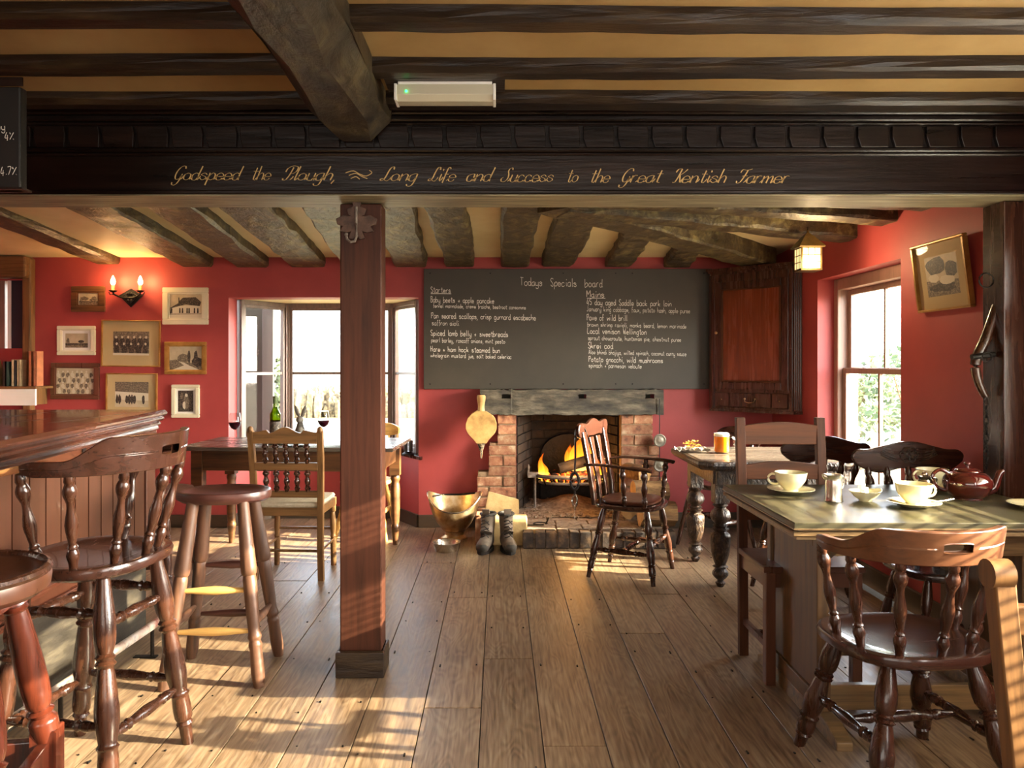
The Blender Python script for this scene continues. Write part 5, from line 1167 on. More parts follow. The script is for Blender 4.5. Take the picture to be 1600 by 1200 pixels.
# ladder-back chair on the far side, facing the camera
t = thing('ladder_back_chair', 'square ladder-back chair tucked under the far side of the tea table', 'chair', (1.27, 3.3, 0), radians(180))
for x in (-.18, .18):
    m = MB(); m.rings([[(x+a, y+b, z_) for a, b in ((-.02, -.016), (.02, -.016), (.02, .016), (-.02, .016))] for y, z_ in ((-.13, 0), (-.14, .45), (-.15, .7), (-.18, 1.055))], smooth=False); m.build('back_post', 'ladder', t, .003)
for z0, z1 in ((.935, 1.02), (.78, .845)):
    N = 12; cp = [(-.165+.33*i/N, z1+.016*sin(pi*i/N)) for i in range(N+1)]; yy = -.15-.03*(z0-.7)/.35
    m = MB(); m.prism([(-.165, z0), (.165, z0)]+cp[::-1], yy-.01, yy+.01, 'y'); m.build('ladder_rail', 'ladderx', t, .003)
box('back_rail', 'ladderx', -.165, .165, -.155, -.135, .6, .65, t, .003)
m = MB(); m.box(-.205, .205, -.12, .21, .455, .48, ch=.004); m.build('seat', 'maho', t)
m = MB(); m.box(-.19, .19, .165, .185, .39, .455); m.box(-.19, .19, -.13, -.11, .39, .455); m.box(-.19, -.17, -.11, .165, .39, .455); m.box(.17, .19, -.11, .165, .39, .455); m.build('seat_frame', 'maho', t, .002)
for x in (-.175, .175): box('leg', 'maho', x-.02, x+.02, .165, .205, 0, .455, t, .003)
for x in (-.175, .175): box('stretcher', 'maho', x-.01, x+.01, -.13, .17, .14, .165, t)
box('stretcher', 'maho', -.17, .17, .02, .04, .14, .165, t)

# carved and scroll-crested chairs
def scroll_chair(name, label, loc, rz, zs, top, wd, carve, mt='brown', mts='brownx', hgt=.13):
    t = thing(name, label, 'chair', loc, rz)
    MB().seat(smoker_seat(.22, .21), zs, .036, .012).build('seat', mts, t)
    F = [(.2, .2), (-.2, .2), (-.19, -.2), (.19, -.2)]; T = [(.13, .13), (-.13, .13), (-.12, -.12), (.12, -.12)]
    turned_legs(t, F, T, zs-.02, mt, LEG, .85)
    for a, b in ((0, 3), (1, 2), (0, 1)): MB().turn(on(F[a], T[a], zs, .18+.05*(b == 1)), on(F[b], T[b], zs, .18+.05*(b == 1)), STR, 8, 2).build('stretcher', mt, t)
    h = wd/2; cp = [(-h, top-.075), (-h-.005, top-.045), (-h+.02, top-.022), (-h*.72, top-.02), (-h*.45, top-.004), (-h*.2, top+.012), (0, top+.016), (h*.2, top+.012), (h*.45, top-.004), (h*.72, top-.02), (h-.02, top-.022), (h+.005, top-.045), (h, top-.075),
        (h*.8, top-hgt*.86), (h*.5, top-hgt), (h*.22, top-hgt*.86), (0, top-hgt*.82), (-h*.22, top-hgt*.86), (-h*.5, top-hgt), (-h*.8, top-hgt*.86)]
    m = MB(); m.prism(cr(cp+[cp[0]], 3)[:-1], -.29, -.265, 'y'); cr_ = m.build('crest_rail', mts, t, .005)
    if carve:
        m = MB(); q = top-.045
        for a in range(6): a_ = 2*pi*a/6; m.tube([(.026*cos(a_)+.016*cos(b), -.2625, q+.022*sin(a_)+.014*sin(b)) for b in [2*pi*k/10 for k in range(10)]], .004, 5, True)
        m.tube([(.013*cos(b), -.2625, q+.012*sin(b)) for b in [2*pi*k/10 for k in range(10)]], .004, 5, True)
        for s_ in (-1, 1):
            for k in range(5): m.tube([(s_*(.05+.008*k), -.263, q-.03+.014*k), (s_*(.09+.006*k), -.263, q-.018+.012*k), (s_*(.13-.004*k), -.263, q+.002+.008*k)], .0032, 5)
        m.build('flower_carving', 'carved', t)
    for x in (-h*.75, -h*.4, 0, h*.4, h*.75): MB().turn((x*.85, -.18, zs-.005), (x, -.275, top-hgt*.86+.01), SPD, 10, 2).build('spindle', mt, t)
    return t
scroll_chair('carved_back_chair', 'dark chair with a flower carved in its crest, behind the teapot', (1.885, 3.27, 0), radians(180), .45, .925, .5, True)
scroll_chair('scroll_back_chair', 'dark scroll-crested chair between the two right tables', (1.69, 4.3, 0), radians(4), .45, .905, .47, False)
# pine chair cut by the right edge
t = thing('rail_back_chair', 'sunlit light oak chair post and rail cut by the right edge', 'chair', (1.215, 1.36, 0), radians(180))
for x in (-.2, .2):
    m = MB(); m.rings([[(x-(1-z_)*.035+a, y+b, z_) for a, b in ((-.022, -.02), (.022, -.02), (.022, .02), (-.022, .02))] for y, z_ in ((-.15, 0), (-.16, .44), (-.19, .7), (-.2, .8), (-.205, .86))], smooth=False); m.tube([(x-.022, -.205, .872), (x+.022, -.205, .872)], .03, 16); m.build('back_post', 'oak', t, .004)
for z_ in (.75, .58): box('back_rail', 'oakx', -.18, .18, -.215, -.19, z_, z_+.06, t, .004)
m = MB(); m.box(-.21, .21, -.18, .22, .43, .46, ch=.006); m.build('seat', 'oakx', t)
for x in (-.18, .18): MB().turn((x, .18, .43), (x, .19, 0), LEG, 10, 2).build('leg', 'oak', t)
for x in (-.19, .19): MB().tube([(x, -.2, .2), (x, .19, .2)], .011, 8).build('stretcher', 'oak', t)

# ============================================================ table ware
def revolve(m, prof, N=28, cx=0, cy=0): return m.rings([[(cx+max(r, .0005)*cos(2*pi*k/N), cy+max(r, .0005)*sin(2*pi*k/N), z_) for k in range(N)] for r, z_ in prof])
CUP = cr([(.024, 0), (.03, .002), (.028, .008), (.042, .022), (.058, .045), (.063, .068), (.066, .078)], 3); CUPI = [(r-.003, z_+.001) for r, z_ in CUP[::-1] if z_ > .01]
def cup(x, y, a, label):
    c = thing('teacup', label, 'cup', (x, y, .774), a, 'teacups on the tea table'); m = MB(); revolve(m, CUP+CUPI+[(.002, .012)]); m.build('bowl', 'cup', c)
    m = MB(); m.tube([Vector(p) for p in cr([(.056, 0, .066), (.075, 0, .07), (.09, 0, .055), (.083, 0, .034), (.062, 0, .028), (.05, 0, .03)], 4)], .0048, 8); m.build('handle', 'cup', c)
    m = MB(); revolve(m, [(.001, .058), (.056, .058), (.0565, .0585), (.001, .0586)]); m.build('tea', 'teapot', c)
    return c
def saucer(x, y, label):
    m = MB(); revolve(m, [(.001, 0), (.045, 0), (.05, .003), (.075, .011), (.094, .018), (.095, .02), (.092, .0205), (.07, .0145), (.045, .008), (.03, .0065), (.028, .008), (.001, .008)], 40); o = m.build('saucer', 'cup'); o.location = (x, y, .7605); return tag(o, label, 'saucer', 'saucers on the tea table')
for (x, y, a, lb) in ((1.215, 3.2, radians(168), 'at the far left corner of the tea table'), (1.565, 2.9, radians(8), 'nearest, in the middle of the tea table'), (1.86, 3.3, radians(190), 'behind the teapot and cream jug')):
    saucer(x, y, 'cream saucer '+lb); cup(x, y, a, 'cream china teacup '+lb).location.z = .769
saucer(2.0, 2.86, 'cream saucer at the right edge of the view')
j = thing('milk_jug', 'small polished steel milk jug on the tea table', 'jug', (1.315, 3.02, .7605))
m = MB(); revolve(m, cr([(.001, 0), (.032, 0), (.034, .004), (.031, .03), (.031, .07), (.029, .085), (.034, .102), (.035, .104)], 2)+[(.032, .103), (.028, .086), (.028, .01), (.001, .008)]); m.build('body', 'steel', j)
m = MB(); m.tube([(-.027, 0, .09), (-.038, 0, .1), (-.043, 0, .106)], [.012, .009, .004], 8); m.build('spout', 'steel', j)
MB().tube([Vector(p) for p in cr([(.028, .01, .095), (.044, .015, .09), (.046, .016, .06), (.03, .01, .035)], 4)], .0035, 6).build('handle', 'steel', j)
sb = thing('sugar_bowl', 'small cream dish of white sugar cubes beside the milk jug', 'bowl', (1.44, 3.02, .7605))
m = MB(); N = 28; pr = [(.001, 0), (.022, 0), (.024, .005), (.04, .018), (.054, .036), (.057, .04)]; pr2 = [(.054, .04), (.05, .034), (.036, .018), (.02, .008), (.001, .007)]
m.rings([[(r*cos(2*pi*k/N)*(1.08), r*sin(2*pi*k/N), z_+(.008*max(0, cos(2*pi*k/N))**6 if z_ > .03 else 0)) for k in range(N)] for r, z_ in pr+pr2]); m.build('dish', 'cup', sb)
q = random.Random(9)
for i in range(7):
    x, y, z_ = q.uniform(-.022, .022), q.uniform(-.02, .02), .785+.012*(i % 3)+(.004 if i > 4 else 0)
    o = box('sugar_cube', 'sugar', -.008, .008, -.008, .008, 0, .015, None, .0015); o.location = (1.44+x, 3.02+y, z_); o.rotation_euler = (q.uniform(-.3, .3), q.uniform(-.3, .3), q.uniform(0, 3)); tag(o, 'white sugar cube heaped in the small cream dish', 'sugar cube', 'sugar cubes')
cj = thing('cream_jug', 'little silver and china cream jug behind the nearest cup', 'jug', (1.735, 3.13, .7605))
m = MB(); revolve(m, cr([(.001, 0), (.022, 0), (.024, .006), (.034, .03), (.028, .055), (.022, .068), (.028, .08)], 2)+[(.025, .079), (.018, .066), (.001, .06)]); m.build('body', 'steel', cj)
MB().tube([Vector(p) for p in cr([(.02, 0, .075), (.046, 0, .07), (.044, 0, .04), (.03, 0, .03)], 4)], .004, 6).build('handle', 'steel', cj)
MB().ball((0, 0, .088), .012).build('knob', 'steel', cj)
tp = thing('teapot', 'glossy dark red-brown teapot on the tea table', 'teapot', (1.865, 3.06, .7605), radians(-8))
m = MB(); revolve(m, cr([(.001, 0), (.05, 0), (.052, .006), (.07, .022), (.088, .055), (.084, .085), (.062, .105), (.042, .111)], 3), 36); m.build('body', 'teapot', tp)
m = MB(); revolve(m, cr([(.046, .109), (.047, .113), (.036, .121), (.012, .126), (.006, .128), (.006, .133), (.012, .139), (.012, .144), (.004, .148), (.001, .148)], 3), 28); m.build('lid', 'teapot', tp)
m = MB(); pts = cr([(.07, 0, .035), (.095, 0, .045), (.108, 0, .075), (.12, 0, .105), (.133, 0, .114)], 4); m.tube([Vector(p) for p in pts], [.022-.013*i/(len(pts)-1) for i in range(len(pts))], 10); m.build('spout', 'teapot', tp)
m = MB(); m.tube([Vector(p) for p in cr([(-.068, 0, .1), (-.1, 0, .115), (-.128, 0, .095), (-.125, 0, .06), (-.1, 0, .038), (-.078, 0, .034)], 4)], .0075, 8); m.build('handle', 'teapot', tp)
m = MB(); m.tube([(1.62, 2.86, .785), (1.66, 2.87, .787), (1.71, 2.89, .79)], .0025, 6); m.ball((1.61, 2.857, .785), .016, .01, .003); tag(m.build('teaspoon', 'steel'), 'teaspoon lying on the nearest saucer', 'spoon')

def wineglass(x, y, z0, label, h=.205):
    g = thing('wine_glass', label, 'wine glass', (x, y, z0), 0, 'red wine glasses on the window table')
    m = MB(); revolve(m, cr([(.036, .0), (.034, .002), (.006, .005), (.0035, .02), (.0035, .08), (.006, .09), (.028, .105), (.04, .13), (.041, .155), (.035, .195), (.033, .205)], 3)); gl_ = m.build('glass', 'clear', g)
    m = MB(); revolve(m, cr([(.001, .092), (.01, .094), (.027, .107), (.038, .13), (.0392, .142), (.001, .1425)], 2)); m.build('red_wine', 'wine', gl_)
wineglass(-1.79, 5.2, .7605, 'glass of red wine at the left end of the window table'); wineglass(-1.235, 5.4, .7605, 'glass of red wine near the mahogany post')
wb = thing('wine_bottle', 'green wine bottle on the window table', 'bottle', (-1.545, 5.3, .7605))
m = MB(); revolve(m, cr([(.001, 0), (.036, 0), (.037, .01), (.037, .17), (.035, .195), (.018, .23), (.0145, .25), (.0145, .3), (.016, .302), (.016, .31), (.001, .311)], 3)); m.build('glass', 'greenglass', wb)
m = MB(); revolve(m, [(.0376, .04), (.0378, .045), (.0378, .135), (.0376, .14)]); m.build('label', 'sepiad', wb)
m = MB(); revolve(m, [(.0155, .262), (.0158, .27), (.017, .3), (.0165, .313), (.001, .314)]); m.build('foil_cap', 'leaf', wb)
m = MB(); revolve(m, [(.001, .004), (.034, .005), (.034, .15), (.001, .151)]); m.build('wine', 'wine', wb)
rb = thing('rabbit_ornament', 'grey hare head ornament with tall ears on the window table', 'ornament', (-1.405, 5.42, .7605))
MB().turn((0, 0, 0), (0, 0, .13), [(0, .036), (.4, .042), (.75, .026), (1, .018)], 14, 2).build('body', 'rabbit', rb)
MB().ball((0, -.012, .145), .026, .034, .026).build('head', 'rabbit', rb)
for s_ in (-1, 1):
    m = MB(); m.rings([[(s_*(.01+.028*t)+.4*r*cos(a)+.5*r*cos(a), .01+.4*r*sin(a), .16+.085*t) for a in [2*pi*k/10 for k in range(10)]] for t, r in ((0, .01), (.3, .016), (.6, .018), (.85, .01), (1, .002))]); m.build('ear', 'rabbit', rb)
for i, (x, y, a, mt, lb) in enumerate(((-1.2, 5.08, .25, 'paper', 'open newspaper spread on the window table'), (-1.36, 5.13, -.5, 'paperg', 'green-backed menu under the newspaper on the window table'))):
    m = MB(); g = 10; W_, H_ = (.2, .15) if i == 0 else (.18, .1); vs_ = [(-W_+2*W_*u/g, -H_+2*H_*v/g, .003+.006*abs(sin(u*.7))+(-.035*max(0, (3-v))/3*0)) for v in range(g+1) for u in range(g+1)]
    m.add(vs_, [[v*(g+1)+u, v*(g+1)+u+1, (v+1)*(g+1)+u+1, (v+1)*(g+1)+u] for v in range(g) for u in range(g)], True); o = m.build('newspaper' if i == 0 else 'menu_sheet', mt); o.location = (x, y, .766+.004*(1-i)); o.rotation_euler = (0, 0, a); tag(o, lb, 'paper')
# things on the bay sill
t = thing('cruet_set', 'small black cruet set at the right end of the bay window sill', 'cruet', (-.735, 6.2, .562))
MB().turn((0, 0, 0), (0, 0, .03), [(0, .05), (.4, .05), (.7, .035), (1, .03)], 16, 1).build('stand', 'iron', t)
for x in (-.02, .022): MB().turn((x, 0, .03), (x, 0, .12), [(0, .016), (.5, .015), (.9, .017), (1, .012)], 10, 1).build('shaker', 'strap', t)
m = MB(); m.rings([[(-.86+.1*cos(a)*q, 6.34+.07*sin(a)*q, .563+z_) for a in [2*pi*k/20 for k in range(20)]] for z_, q in ((0, .9), (.02, 1), (.05, 1), (.075, .8), (.085, .4))]); tag(m.build('leather_case', 'leather'), 'rounded brown leather case on the bay window sill', 'case')
# beer mug and crisps
mg = thing('beer_mug', 'dimpled pint mug of golden beer on the far carved table', 'beer mug', (1.385, 4.78, .742), radians(10))
m = MB(); N = 40
m.rings([[(r*cos(2*pi*k/N)*(1-.035*(cos(k*2*pi*10/N)*sin(z_*150))*(1 if .01 < z_ < .1 else 0)), r*sin(2*pi*k/N), z_) for k in range(N)] for r, z_ in [(.001, 0), (.04, 0), (.046, .006)]+[(.048, .01+.01*i) for i in range(10)]+[(.049, .118), (.051, .124), (.049, .124), (.047, .12)]]); m.build('glass', 'clear', mg)
m = MB(); revolve(m, [(.001, .008), (.042, .009), (.0445, .02), (.0455, .105), (.001, .106)]); be_ = m.build('beer', 'beer', mg)
m = MB(); revolve(m, [(.001, .106), (.0455, .106), (.046, .12), (.038, .127), (.001, .129)]); m.build('foam_head', 'foam', be_)
MB().tube([Vector(p) for p in cr([(.047, 0, .1), (.075, 0, .1), (.084, 0, .07), (.078, 0, .035), (.048, 0, .024)], 4)], .0075, 8).build('handle', 'clear', mg)
cb_ = thing('crisp_packet', 'torn open packet of crisps beside the beer mug', 'crisp packet', (1.22, 4.86, .742))
m = MB(); g = 10; q = random.Random(2); m.add([(-.1+.2*u/g, -.08+.16*v/g, .003+.03*abs(sin(u*1.3+v)*cos(v*1.1))+q.uniform(0, .006)) for v in range(g+1) for u in range(g+1)], [[v*(g+1)+u, v*(g+1)+u+1, (v+1)*(g+1)+u+1, (v+1)*(g+1)+u] for v in range(g) for u in range(g)]); m.build('foil', 'foil', cb_)
for i in range(14):
    m = MB(); c = Vector((q.uniform(-.05, .05), q.uniform(-.04, .04), .036+.014*(i % 3))); r_ = q.uniform(.014, .02); a = q.uniform(0, 6)
    m.rings([[c+Vector((r_*s_*cos(t_+a), r_*.8*s_*sin(t_+a), .006*s_*s_*cos(2*t_)+h_)) for t_ in [2*pi*k/10 for k in range(10)]] for s_, h_ in ((.05, 0), (.6, 0), (1, .002), (.6, .0015), (.05, .0015))]); m.build('crisp', 'crisp', cb_)

# ============================================================ corner cupboard
cA, cB = at(1113, 0, 5.95), at(1240, 0, 5.5)
W_ = sqrt((cB.x-cA.x)**2+(cB.y-cA.y)**2); an = math.atan2(cB.y-cA.y, cB.x-cA.x)
cc = thing('corner_cupboard', 'panelled mahogany corner cupboard hung beside the blackboard', 'cupboard', (cA.x, cA.y, .935), an); cH = 1.085
m = MB(); m.prism([(0, 0), (W_, 0), (W_+.055, .055), (W_*.5+.02, W_*.62), (-.055+.0, .05)], 0.02, cH-.03, 'z'); m.build('body', 'maho', cc)
m = MB(); m.box(.0, .03, -.018, 0, .02, cH-.04); m.box(W_-.03, W_, -.018, 0, .02, cH-.04); m.box(.03, W_-.03, -.018, 0, cH-.1, cH-.04); m.box(.03, W_-.03, -.018, 0, .02, .035); m.box(.03, W_-.03, -.018, 0, .15, .17); m.build('face_frame', 'brown', cc, .003)
m = MB()
for i in range(5): x = W_+.006+.01*i; m.tube([(x, .0+x-W_, .03), (x, x-W_, cH-.05)], .0035, 6)
m.build('fluted_side', 'brown', cc)
dr = MB(); x0, x1, z0, z1 = .03, W_-.03, .17, cH-.1; s_ = .055
dr.box(x0, x0+s_, -.022, -.0, z0, z1); dr.box(x1-s_, x1, -.022, 0, z0, z1); dr.box(x0+s_, x1-s_, -.022, 0, z1-s_, z1); dr.box(x0+s_, x1-s_, -.022, 0, z0, z0+s_); door = dr.build('door', 'brown', cc, .003)
m = MB(); m.box(x0+s_, x1-s_, -.01, 0, z0+s_, z1-s_); m.build('door_panel', 'cupanel', door)
m = MB(); e = .012
for (a, b, c_, d) in ((x0+s_, x1-s_, z0+s_, z0+s_+e), (x0+s_, x1-s_, z1-s_-e, z1-s_), (x0+s_, x0+s_+e, z0+s_, z1-s_), (x1-s_-e, x1-s_, z0+s_, z1-s_)): m.box(a, b, -.026, -.01, c_, d, ch=.003)
m.build('panel_moulding', 'ladder', door)
m = MB(); m.turn((x0+.02, -.022, .6), (x0+.02, -.04, .6), [(0, .006), (.5, .005), (.8, .012), (1, .008)], 10, 1); m.build('knob', 'brass', door)
for (a, b, nm) in ((.16, W_-.16, 'drawer'), (.035, .15, 'side_panel'), (W_-.15, W_-.035, 'side_panel')):
    m = MB(); m.box(a, b, -.024, 0, .04, .145, ch=.004); dd = m.build(nm, 'brown', cc)
    if nm == 'drawer':
        m = MB(); c_ = (a+b)/2; m.tube([(c_-.04, -.026, .1), (c_-.035, -.036, .08), (c_, -.04, .072), (c_+.035, -.036, .08), (c_+.04, -.026, .1)], .003, 6); m.ball((c_-.04, -.028, .102), .007); m.ball((c_+.04, -.028, .102), .007); m.build('brass_handle', 'brass', dd)
    else: MB().ball(((a+b)/2, -.028, .092), .005).build('knob', 'brass', dd)
m = MB()
for zz, o_ in ((cH-.04, .012), (cH-.025, .024), (cH-.01, .036)): m.prism([(-o_, -o_), (W_+o_*.4, -o_), (W_+.06+o_*.2, .055-o_*.5), (W_*.5+.02, W_*.62), (-.05, .05)], zz, zz+.016, 'z')
m.build('cornice', 'brown', cc); m = MB()
for zz, o_ in ((0, .016), (.01, .008)): m.prism([(-o_, -o_), (W_+o_*.4, -o_), (W_+.06, .055-o_*.5), (W_*.5+.02, W_*.62), (-.05, .05)], zz, zz+.012, 'z')
m.build('bottom_moulding', 'brown', cc)
# lantern
p = at(1262, 395, 4.5)
ln = thing('lantern', 'small lit hanging lantern with leaded panes by the cupboard', 'lantern', (p.x, p.y, 1.3-(424-568)/1200*4.5))
a = .055
m = MB(); m.rings([[(x*r, y*r, z_) for x, y in ((-1, -1), (1, -1), (1, 1), (-1, 1))] for r, z_ in ((a+.018, .135), (a+.02, .14), (.03, .2), (.006, .225), (.004, .24))], smooth=False); m.build('roof', 'giltdark', ln)
m = MB(); m.box(-a-.006, a+.006, -a-.006, a+.006, 0, .012)
for x in (-a, a):
    for y in (-a, a): m.box(x-.005, x+.005, y-.005, y+.005, .01, .137)
m.box(-a, a, -a, a, .13, .137); m.build('frame', 'giltdark', ln)
m = MB()
for t_ in (-.33, .33):
    m.cyl((t_*a, -a-.001, .012), (t_*a, -a-.001, .135), .003, seg=5); m.cyl((a+.001, t_*a, .012), (a+.001, t_*a, .135), .003, seg=5); m.cyl((-a-.001, t_*a, .012), (-a-.001, t_*a, .135), .003, seg=5)
for z_ in (.05, .09): m.cyl((-a, -a-.001, z_), (a, -a-.001, z_), .003, seg=5); m.cyl((a+.001, -a, z_), (a+.001, a, z_), .003, seg=5); m.cyl((-a-.001, -a, z_), (-a-.001, a, z_), .003, seg=5)
m.build('leading', 'giltdark', ln)
for nm, (x0, x1, y0, y1) in zip('abcd', ((-a, a, -a-.001, -a+.001), (-a, a, a-.001, a+.001), (-a-.001, -a+.001, -a, a), (a-.001, a+.001, -a, a))): box('pane', 'lampglass', x0, x1, y0, y1, .012, .13, ln)
MB().tube([(0, 0, .238), (0, 0, .262)], .004, 6).build('hook', 'iron', ln)
lamp('lantern_light', (p.x, p.y-.09, p.z-.06), 7, (1, .74, .42), .04)

# ============================================================ wall lights and pictures
p = at(196, 462, 6.0); sc_ = thing('wall_sconce', 'iron twin-candle wall light with two lit candle bulbs', 'wall light', (p.x, 6.1, p.z))
s = 6.05/1200
m = MB(); m.prism([(0, .065), (-.095, .01), (0, -.085), (.095, .01)], -.014, 0, 'y'); m.prism([(0, .04), (-.06, .006), (0, -.055), (.06, .006)], -.03, -.014, 'y'); [m.ball((.03*cos(a), -.032, .03*sin(a)-.005), .012, .008, .012, 8, 5) for a in [2*pi*k/6 for k in range(6)]]; m.build('back_plate', 'iron', sc_, .003)
m = MB()
for s_ in (-1, 1): m.tube([Vector(q_) for q_ in cr([(0, -.03, -.01), (s_*.05, -.05, -.01), (s_*.1, -.075, .012), (s_*.105, -.08, .03)], 4)], .007, 6); m.tube([(s_*.1, -.075, .012), (s_*.13, -.08, .01), (s_*.14, -.08, .03)], .004, 6)
m.build('arms', 'iron', sc_)
for s_ in (-1, 1):
    x = s_*.107; m = MB(); revolve(m, [(.001, .028), (.018, .03), (.034, .042), (.032, .043), (.015, .035), (.001, .034)], 16, x, -.08); m.build('drip_pan', 'iron', sc_)
    m = MB(); m.cyl((x, -.08, .034), (x, -.08, .085), .012); m.build('candle', 'candle', sc_)
    m = MB(); revolve(m, cr([(.009, .085), (.0165, .1), (.0175, .115), (.01, .14), (.002, .158)], 3), 14, x, -.08); m.build('bulb', 'bulb', sc_)
    lamp('sconce_light', (p.x+x, 5.985, p.z+.12), 2.6, (1, .58, .24), .02)

def picture(name, label, box_, Y, fmt, fw, kind, matw, tilt=0, depth=.022, mat_='mat', inner=None, wall='back', X=None):
    x0, y0, x1, y1 = box_ or (0, 0, 0, 0)
    if wall == 'back':
        A, B = at(x0, y1, Y), at(x1, y0, Y); w_, h_ = B.x-A.x, B.z-A.z; t = thing(name, label, 'picture', ((A.x+B.x)/2, YB-.001, (A.z+B.z)/2)); t.rotation_euler = (0, tilt, 0)
    else:
        w_, h_ = X[1], X[2]; t = thing(name, label, 'picture', X[0], radians(-90)); t.rotation_euler = (radians(7), 0, radians(-90))
    a, b = w_/2, h_/2; d = depth
    m = MB()
    for (u0, u1, v0, v1) in ((-a, a, b-fw, b), (-a, a, -b, -b+fw), (-a, -a+fw, -b+fw, b-fw), (a-fw, a, -b+fw, b-fw)): m.box(u0, u1, -d, 0, v0, v1, ch=min(.004, fw*.3))
    if fw > .022:
        for (u0, u1, v0, v1) in ((-a+fw*.7, a-fw*.7, b-fw*1.25, b-fw*.8), (-a+fw*.7, a-fw*.7, -b+fw*.8, -b+fw*1.25), (-a+fw*.75, -a+fw*1.2, -b+fw, b-fw), (a-fw*1.2, a-fw*.75, -b+fw, b-fw)): m.box(u0, u1, -d*.75, -.004, v0, v1, ch=.002)
    m.build('frame', fmt, t)
    box('mount', mat_, -a+fw*.9, a-fw*.9, -.008, -.002, -b+fw*.9, b-fw*.9, t)
    pa, pb_ = a-fw-matw, b-fw-matw*(1 if inner is None else inner)
    m = MB(); Q = lambda poly, i, dy: (setattr(m, 'cur', i), m.add([(-pa+2*pa*u, -.0085-dy, -pb_+2*pb_*v) for u, v in poly], [list(range(len(poly)))]))
    q = random.Random(len(label)*7); Q([(0, 0), (1, 0), (1, 1), (0, 1)], 0, 0)
    def blob(cx, cy, rx, ry, i, dy, n=11): Q([(min(1, max(0, cx+rx*cos(2*pi*k/n)*q.uniform(.75, 1.1))), min(1, max(0, cy+ry*sin(2*pi*k/n)*q.uniform(.75, 1.1)))) for k in range(n)], i, dy)
    if kind == 'cottage':
        Q([(0, 0), (1, 0), (1, .22), (0, .2)], 3, .0003); Q([(.08, .2), (.95, .2), (.93, .52), (.2, .5), (.08, .42)], 3, .0004)
        Q([(.02, .42), (.28, .62), (.28, .85), (.31, .85), (.32, .72), (.42, .84), (.8, .86), (.97, .66), (.92, .5), (.5, .56), (.3, .5), (.08, .42)], 1, .0006)
        for u in (.3, .38, .52, .58, .74, .84): Q([(u, .22), (u+.05, .22), (u+.045, .42), (u+.005, .42)], 1, .0008)
        Q([(.02, .2), (.1, .22), (.1, .4), (.05, .42)], 1, .0007); Q([(0, .16), (1, .18), (1, .2), (0, .19)], 2, .0007)
    elif kind in ('trees', 'road', 'small'):
        Q([(0, 0), (1, 0), (1, .3), (0, .34)], 2, .0003)
        if kind == 'road': Q([(.05, 0), (.95, 0), (.6, .2), (.32, .42), (.25, .42), (.45, .2)], 3, .0005); blob(.45, .5, .2, .2, 2, .0006); blob(.6, .55, .05, .32, 1, .0007); blob(.8, .55, .06, .28, 1, .0007); blob(.85, .35, .18, .22, 1, .0008); blob(.15, .3, .18, .16, 2, .0008)
        else: blob(.7, .42, .16, .1, 1, .0005); blob(.12, .4, .08, .3, 2, .0005); Q([(0, .2), (1, .22), (1, .3), (0, .28)], 1, .0006); Q([(.69, .25), (.72, .25), (.72, .4), (.69, .4)], 1, .0007)
        if kind == 'small': blob(.3, .55, .2, .2, 2, .0007); blob(.8, .5, .15, .25, 2, .0007)
    elif kind == 'group':
        Q([(0, 0), (1, 0), (1, 1), (0, 1)], 2, .0003)
        for r_, (v, n) in enumerate(((.7, 6), (.42, 5))):
            for k in range(n): u = (k+.5)/n; blob(u, v-.2, .09, .26, 1, .0005+.0004*r_); blob(u, v+.06, .032, .06, 3, .0007+.0004*r_)
        Q([(0, 0), (1, 0), (1, .08), (0, .1)], 3, .0016)
    elif kind == 'crowd':
        Q([(0, 0), (1, 0), (1, 1), (0, 1)], 0, .0003)
        for r_ in range(4):
            for k in range(8): u = (k+.5+.3*(r_ % 2))/8.3; v = .82-.2*r_; blob(u, v-.1, .05, .1, 2 if (k+r_) % 3 else 3, .0005+.0002*r_, 8); blob(u, v+.02, .025, .045, 3, .0006+.0002*r_, 8)
    elif kind == 'yard':
        Q([(0, .62), (1, .55), (1, 1), (0, 1)], 2, .0003); Q([(0, .3), (1, .25), (1, .55), (0, .62)], 3, .0004)
        for u in (.06, .14, .35, .43, .5, .58, .85): blob(u, .3, .045, .2, 1, .0006)
        Q([(.3, .2), (.62, .2), (.6, .4), (.32, .42)], 1, .0007)
    elif kind == 'portrait':
        Q([(0, 0), (1, 0), (1, 1), (0, 1)], 1, .0003); blob(.55, .45, .22, .35, 2, .0005); blob(.55, .78, .1, .09, 3, .0007); blob(.4, .3, .1, .2, 3, .0006); blob(.25, .75, .1, .15, 2, .0006)
    elif kind == 'cattle':
        Q([(0, 0), (1, 0), (1, .35), (0, .4)], 2, .0003); blob(.35, .75, .36, .25, 1, .0005); blob(.8, .6, .2, .22, 1, .0005); blob(.65, .38, .24, .12, 3, .0007); blob(.25, .45, .18, .12, 3, .0006); blob(.5, .2, .45, .12, 1, .0006)
    o = m.build('print', ['sepia', 'sepiad', 'sepiam', 'sepial'], t)
    MB().box(-a+fw*.9, a-fw*.9, -.0125, -.012, -b+fw*.9, b-fw*.9).build('glazing', 'picglass', t)
    return t
picture('framed_print', 'small landscape print in a wide dark wood frame left of the wall light', (110, 447, 162, 487), 6.07, 'table', .045, 'small', .012, mat_='white')
picture('framed_photo', 'photo of a thatched cottage in a ribbed cream frame', (253, 449, 324, 507), 6.07, 'creamf', .042, 'cottage', .006, mat_='white')
picture('framed_photo', 'photo of lone trees in a cream frame at the left', (88, 509, 147, 555), 6.07, 'creamf', .03, 'trees', .03, mat_='white')
picture('framed_photo', 'large group photo with a wide beige mount, below the wall light', (157, 500, 249, 573), 6.07, 'gilt', .01, 'group', .08, .01)
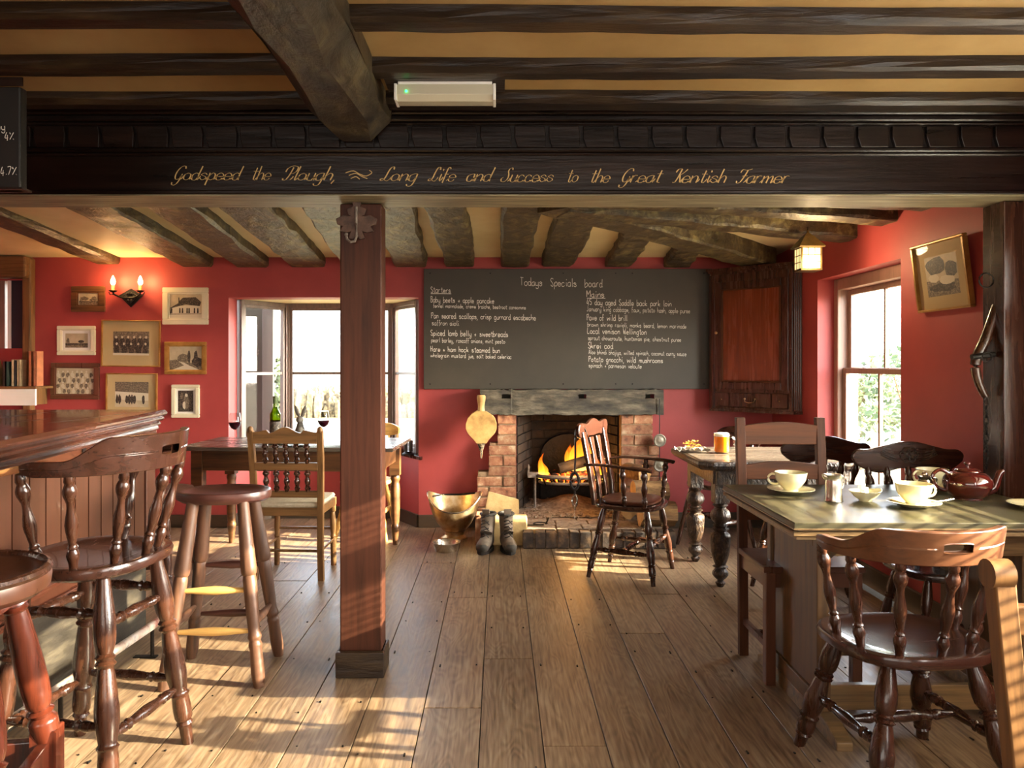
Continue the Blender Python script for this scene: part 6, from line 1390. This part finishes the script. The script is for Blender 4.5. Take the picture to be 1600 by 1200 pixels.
picture('framed_photo', 'photo of a country road in a gilt frame', (256, 534, 321, 585), 6.07, 'gilt', .03, 'road', .002)
picture('framed_photo', 'faded crowd photo in a plain brown wood frame above the bar', (78, 567, 153, 624), 6.07, 'maho', .034, 'crowd', .002, .01)
picture('framed_photo', 'photo of a yard with figures in a beige mount, cut off by the bar', (164, 583, 244, 650), 6.07, 'gilt', .01, 'yard', .06, .008)
picture('framed_photo', 'small upright portrait in a cream frame, lowest by the window', (267, 601, 310, 653), 6.07, 'creamf', .026, 'portrait', .022, mat_='white')
picture('framed_photo', 'photo of a horse team in a thin gilt frame on the right wall', None, 0, 'gilt', .012, 'cattle', .075, depth=.025, wall='right', X=((XR-.024, 3.71, 1.728), .44, .34), inner=.8)

# ============================================================ shelf and books
sh = thing('wall_shelf', 'cream fronted wall shelf of old books at the far left', 'shelf', (-3.83, 5.98, .98))
box('front_board', 'white', -.27, .29, -.12, -.1, .0, .125, sh, .002); box('top_board', 'oakx', -.27, .3, -.13, .12, .125, .145, sh, .003); box('bracket', 'oak', .2, .24, -.1, .12, 0, .125, sh)
bks = [(-3.9, .19, (190, 150, 90), .3, 'leaning tan book'), (-3.868, .2, (170, 140, 90), .22, 'tan book leaning on the green one'), (-3.818, .19, (60, 44, 34), 0, 'dark brown upright book'), (-3.788, .19, (52, 84, 74), 0, 'dark green upright book'),
       (-3.75, .205, (206, 190, 150), 0, 'cream-spined book right of the green one'), (-3.729, .2, (60, 60, 66), 0, 'narrow charcoal book'), (-3.709, .205, (196, 176, 136), 0, 'second cream-spined book'), (-3.616, .27, (186, 110, 70), 0, 'tall orange-brown book'), (-3.579, .27, (200, 128, 90), 0, 'tall salmon book at the end of the shelf')]
for i, (x, h_, c_, tl, lb) in enumerate(bks):
    k_ = 'book%d' % i; M[k_] = mat('book_cover_%d' % i, [srgb(*[v*.8 for v in c_]), srgb(*c_)], .6, (20, 20, 20), .05)
    o = thing('book', lb+' on the wall shelf', 'book', (x, 5.94, 1.1255), 0, 'books on the wall shelf'); o.rotation_euler = (0, -tl if tl else 0, 0)
    wd = (.012, .012, .011, .013, .012, .007, .01, .013, .012)[i]
    m = MB(); m.box(-wd, -wd+.003, -.02, .07, 0, h_); m.box(wd-.003, wd, -.02, .07, 0, h_); m.box(-wd, wd, -.02, -.016, 0, h_); m.build('cover', k_, o); box('pages', 'white', -wd+.003, wd-.003, -.016, .066, .003, h_-.004, o)
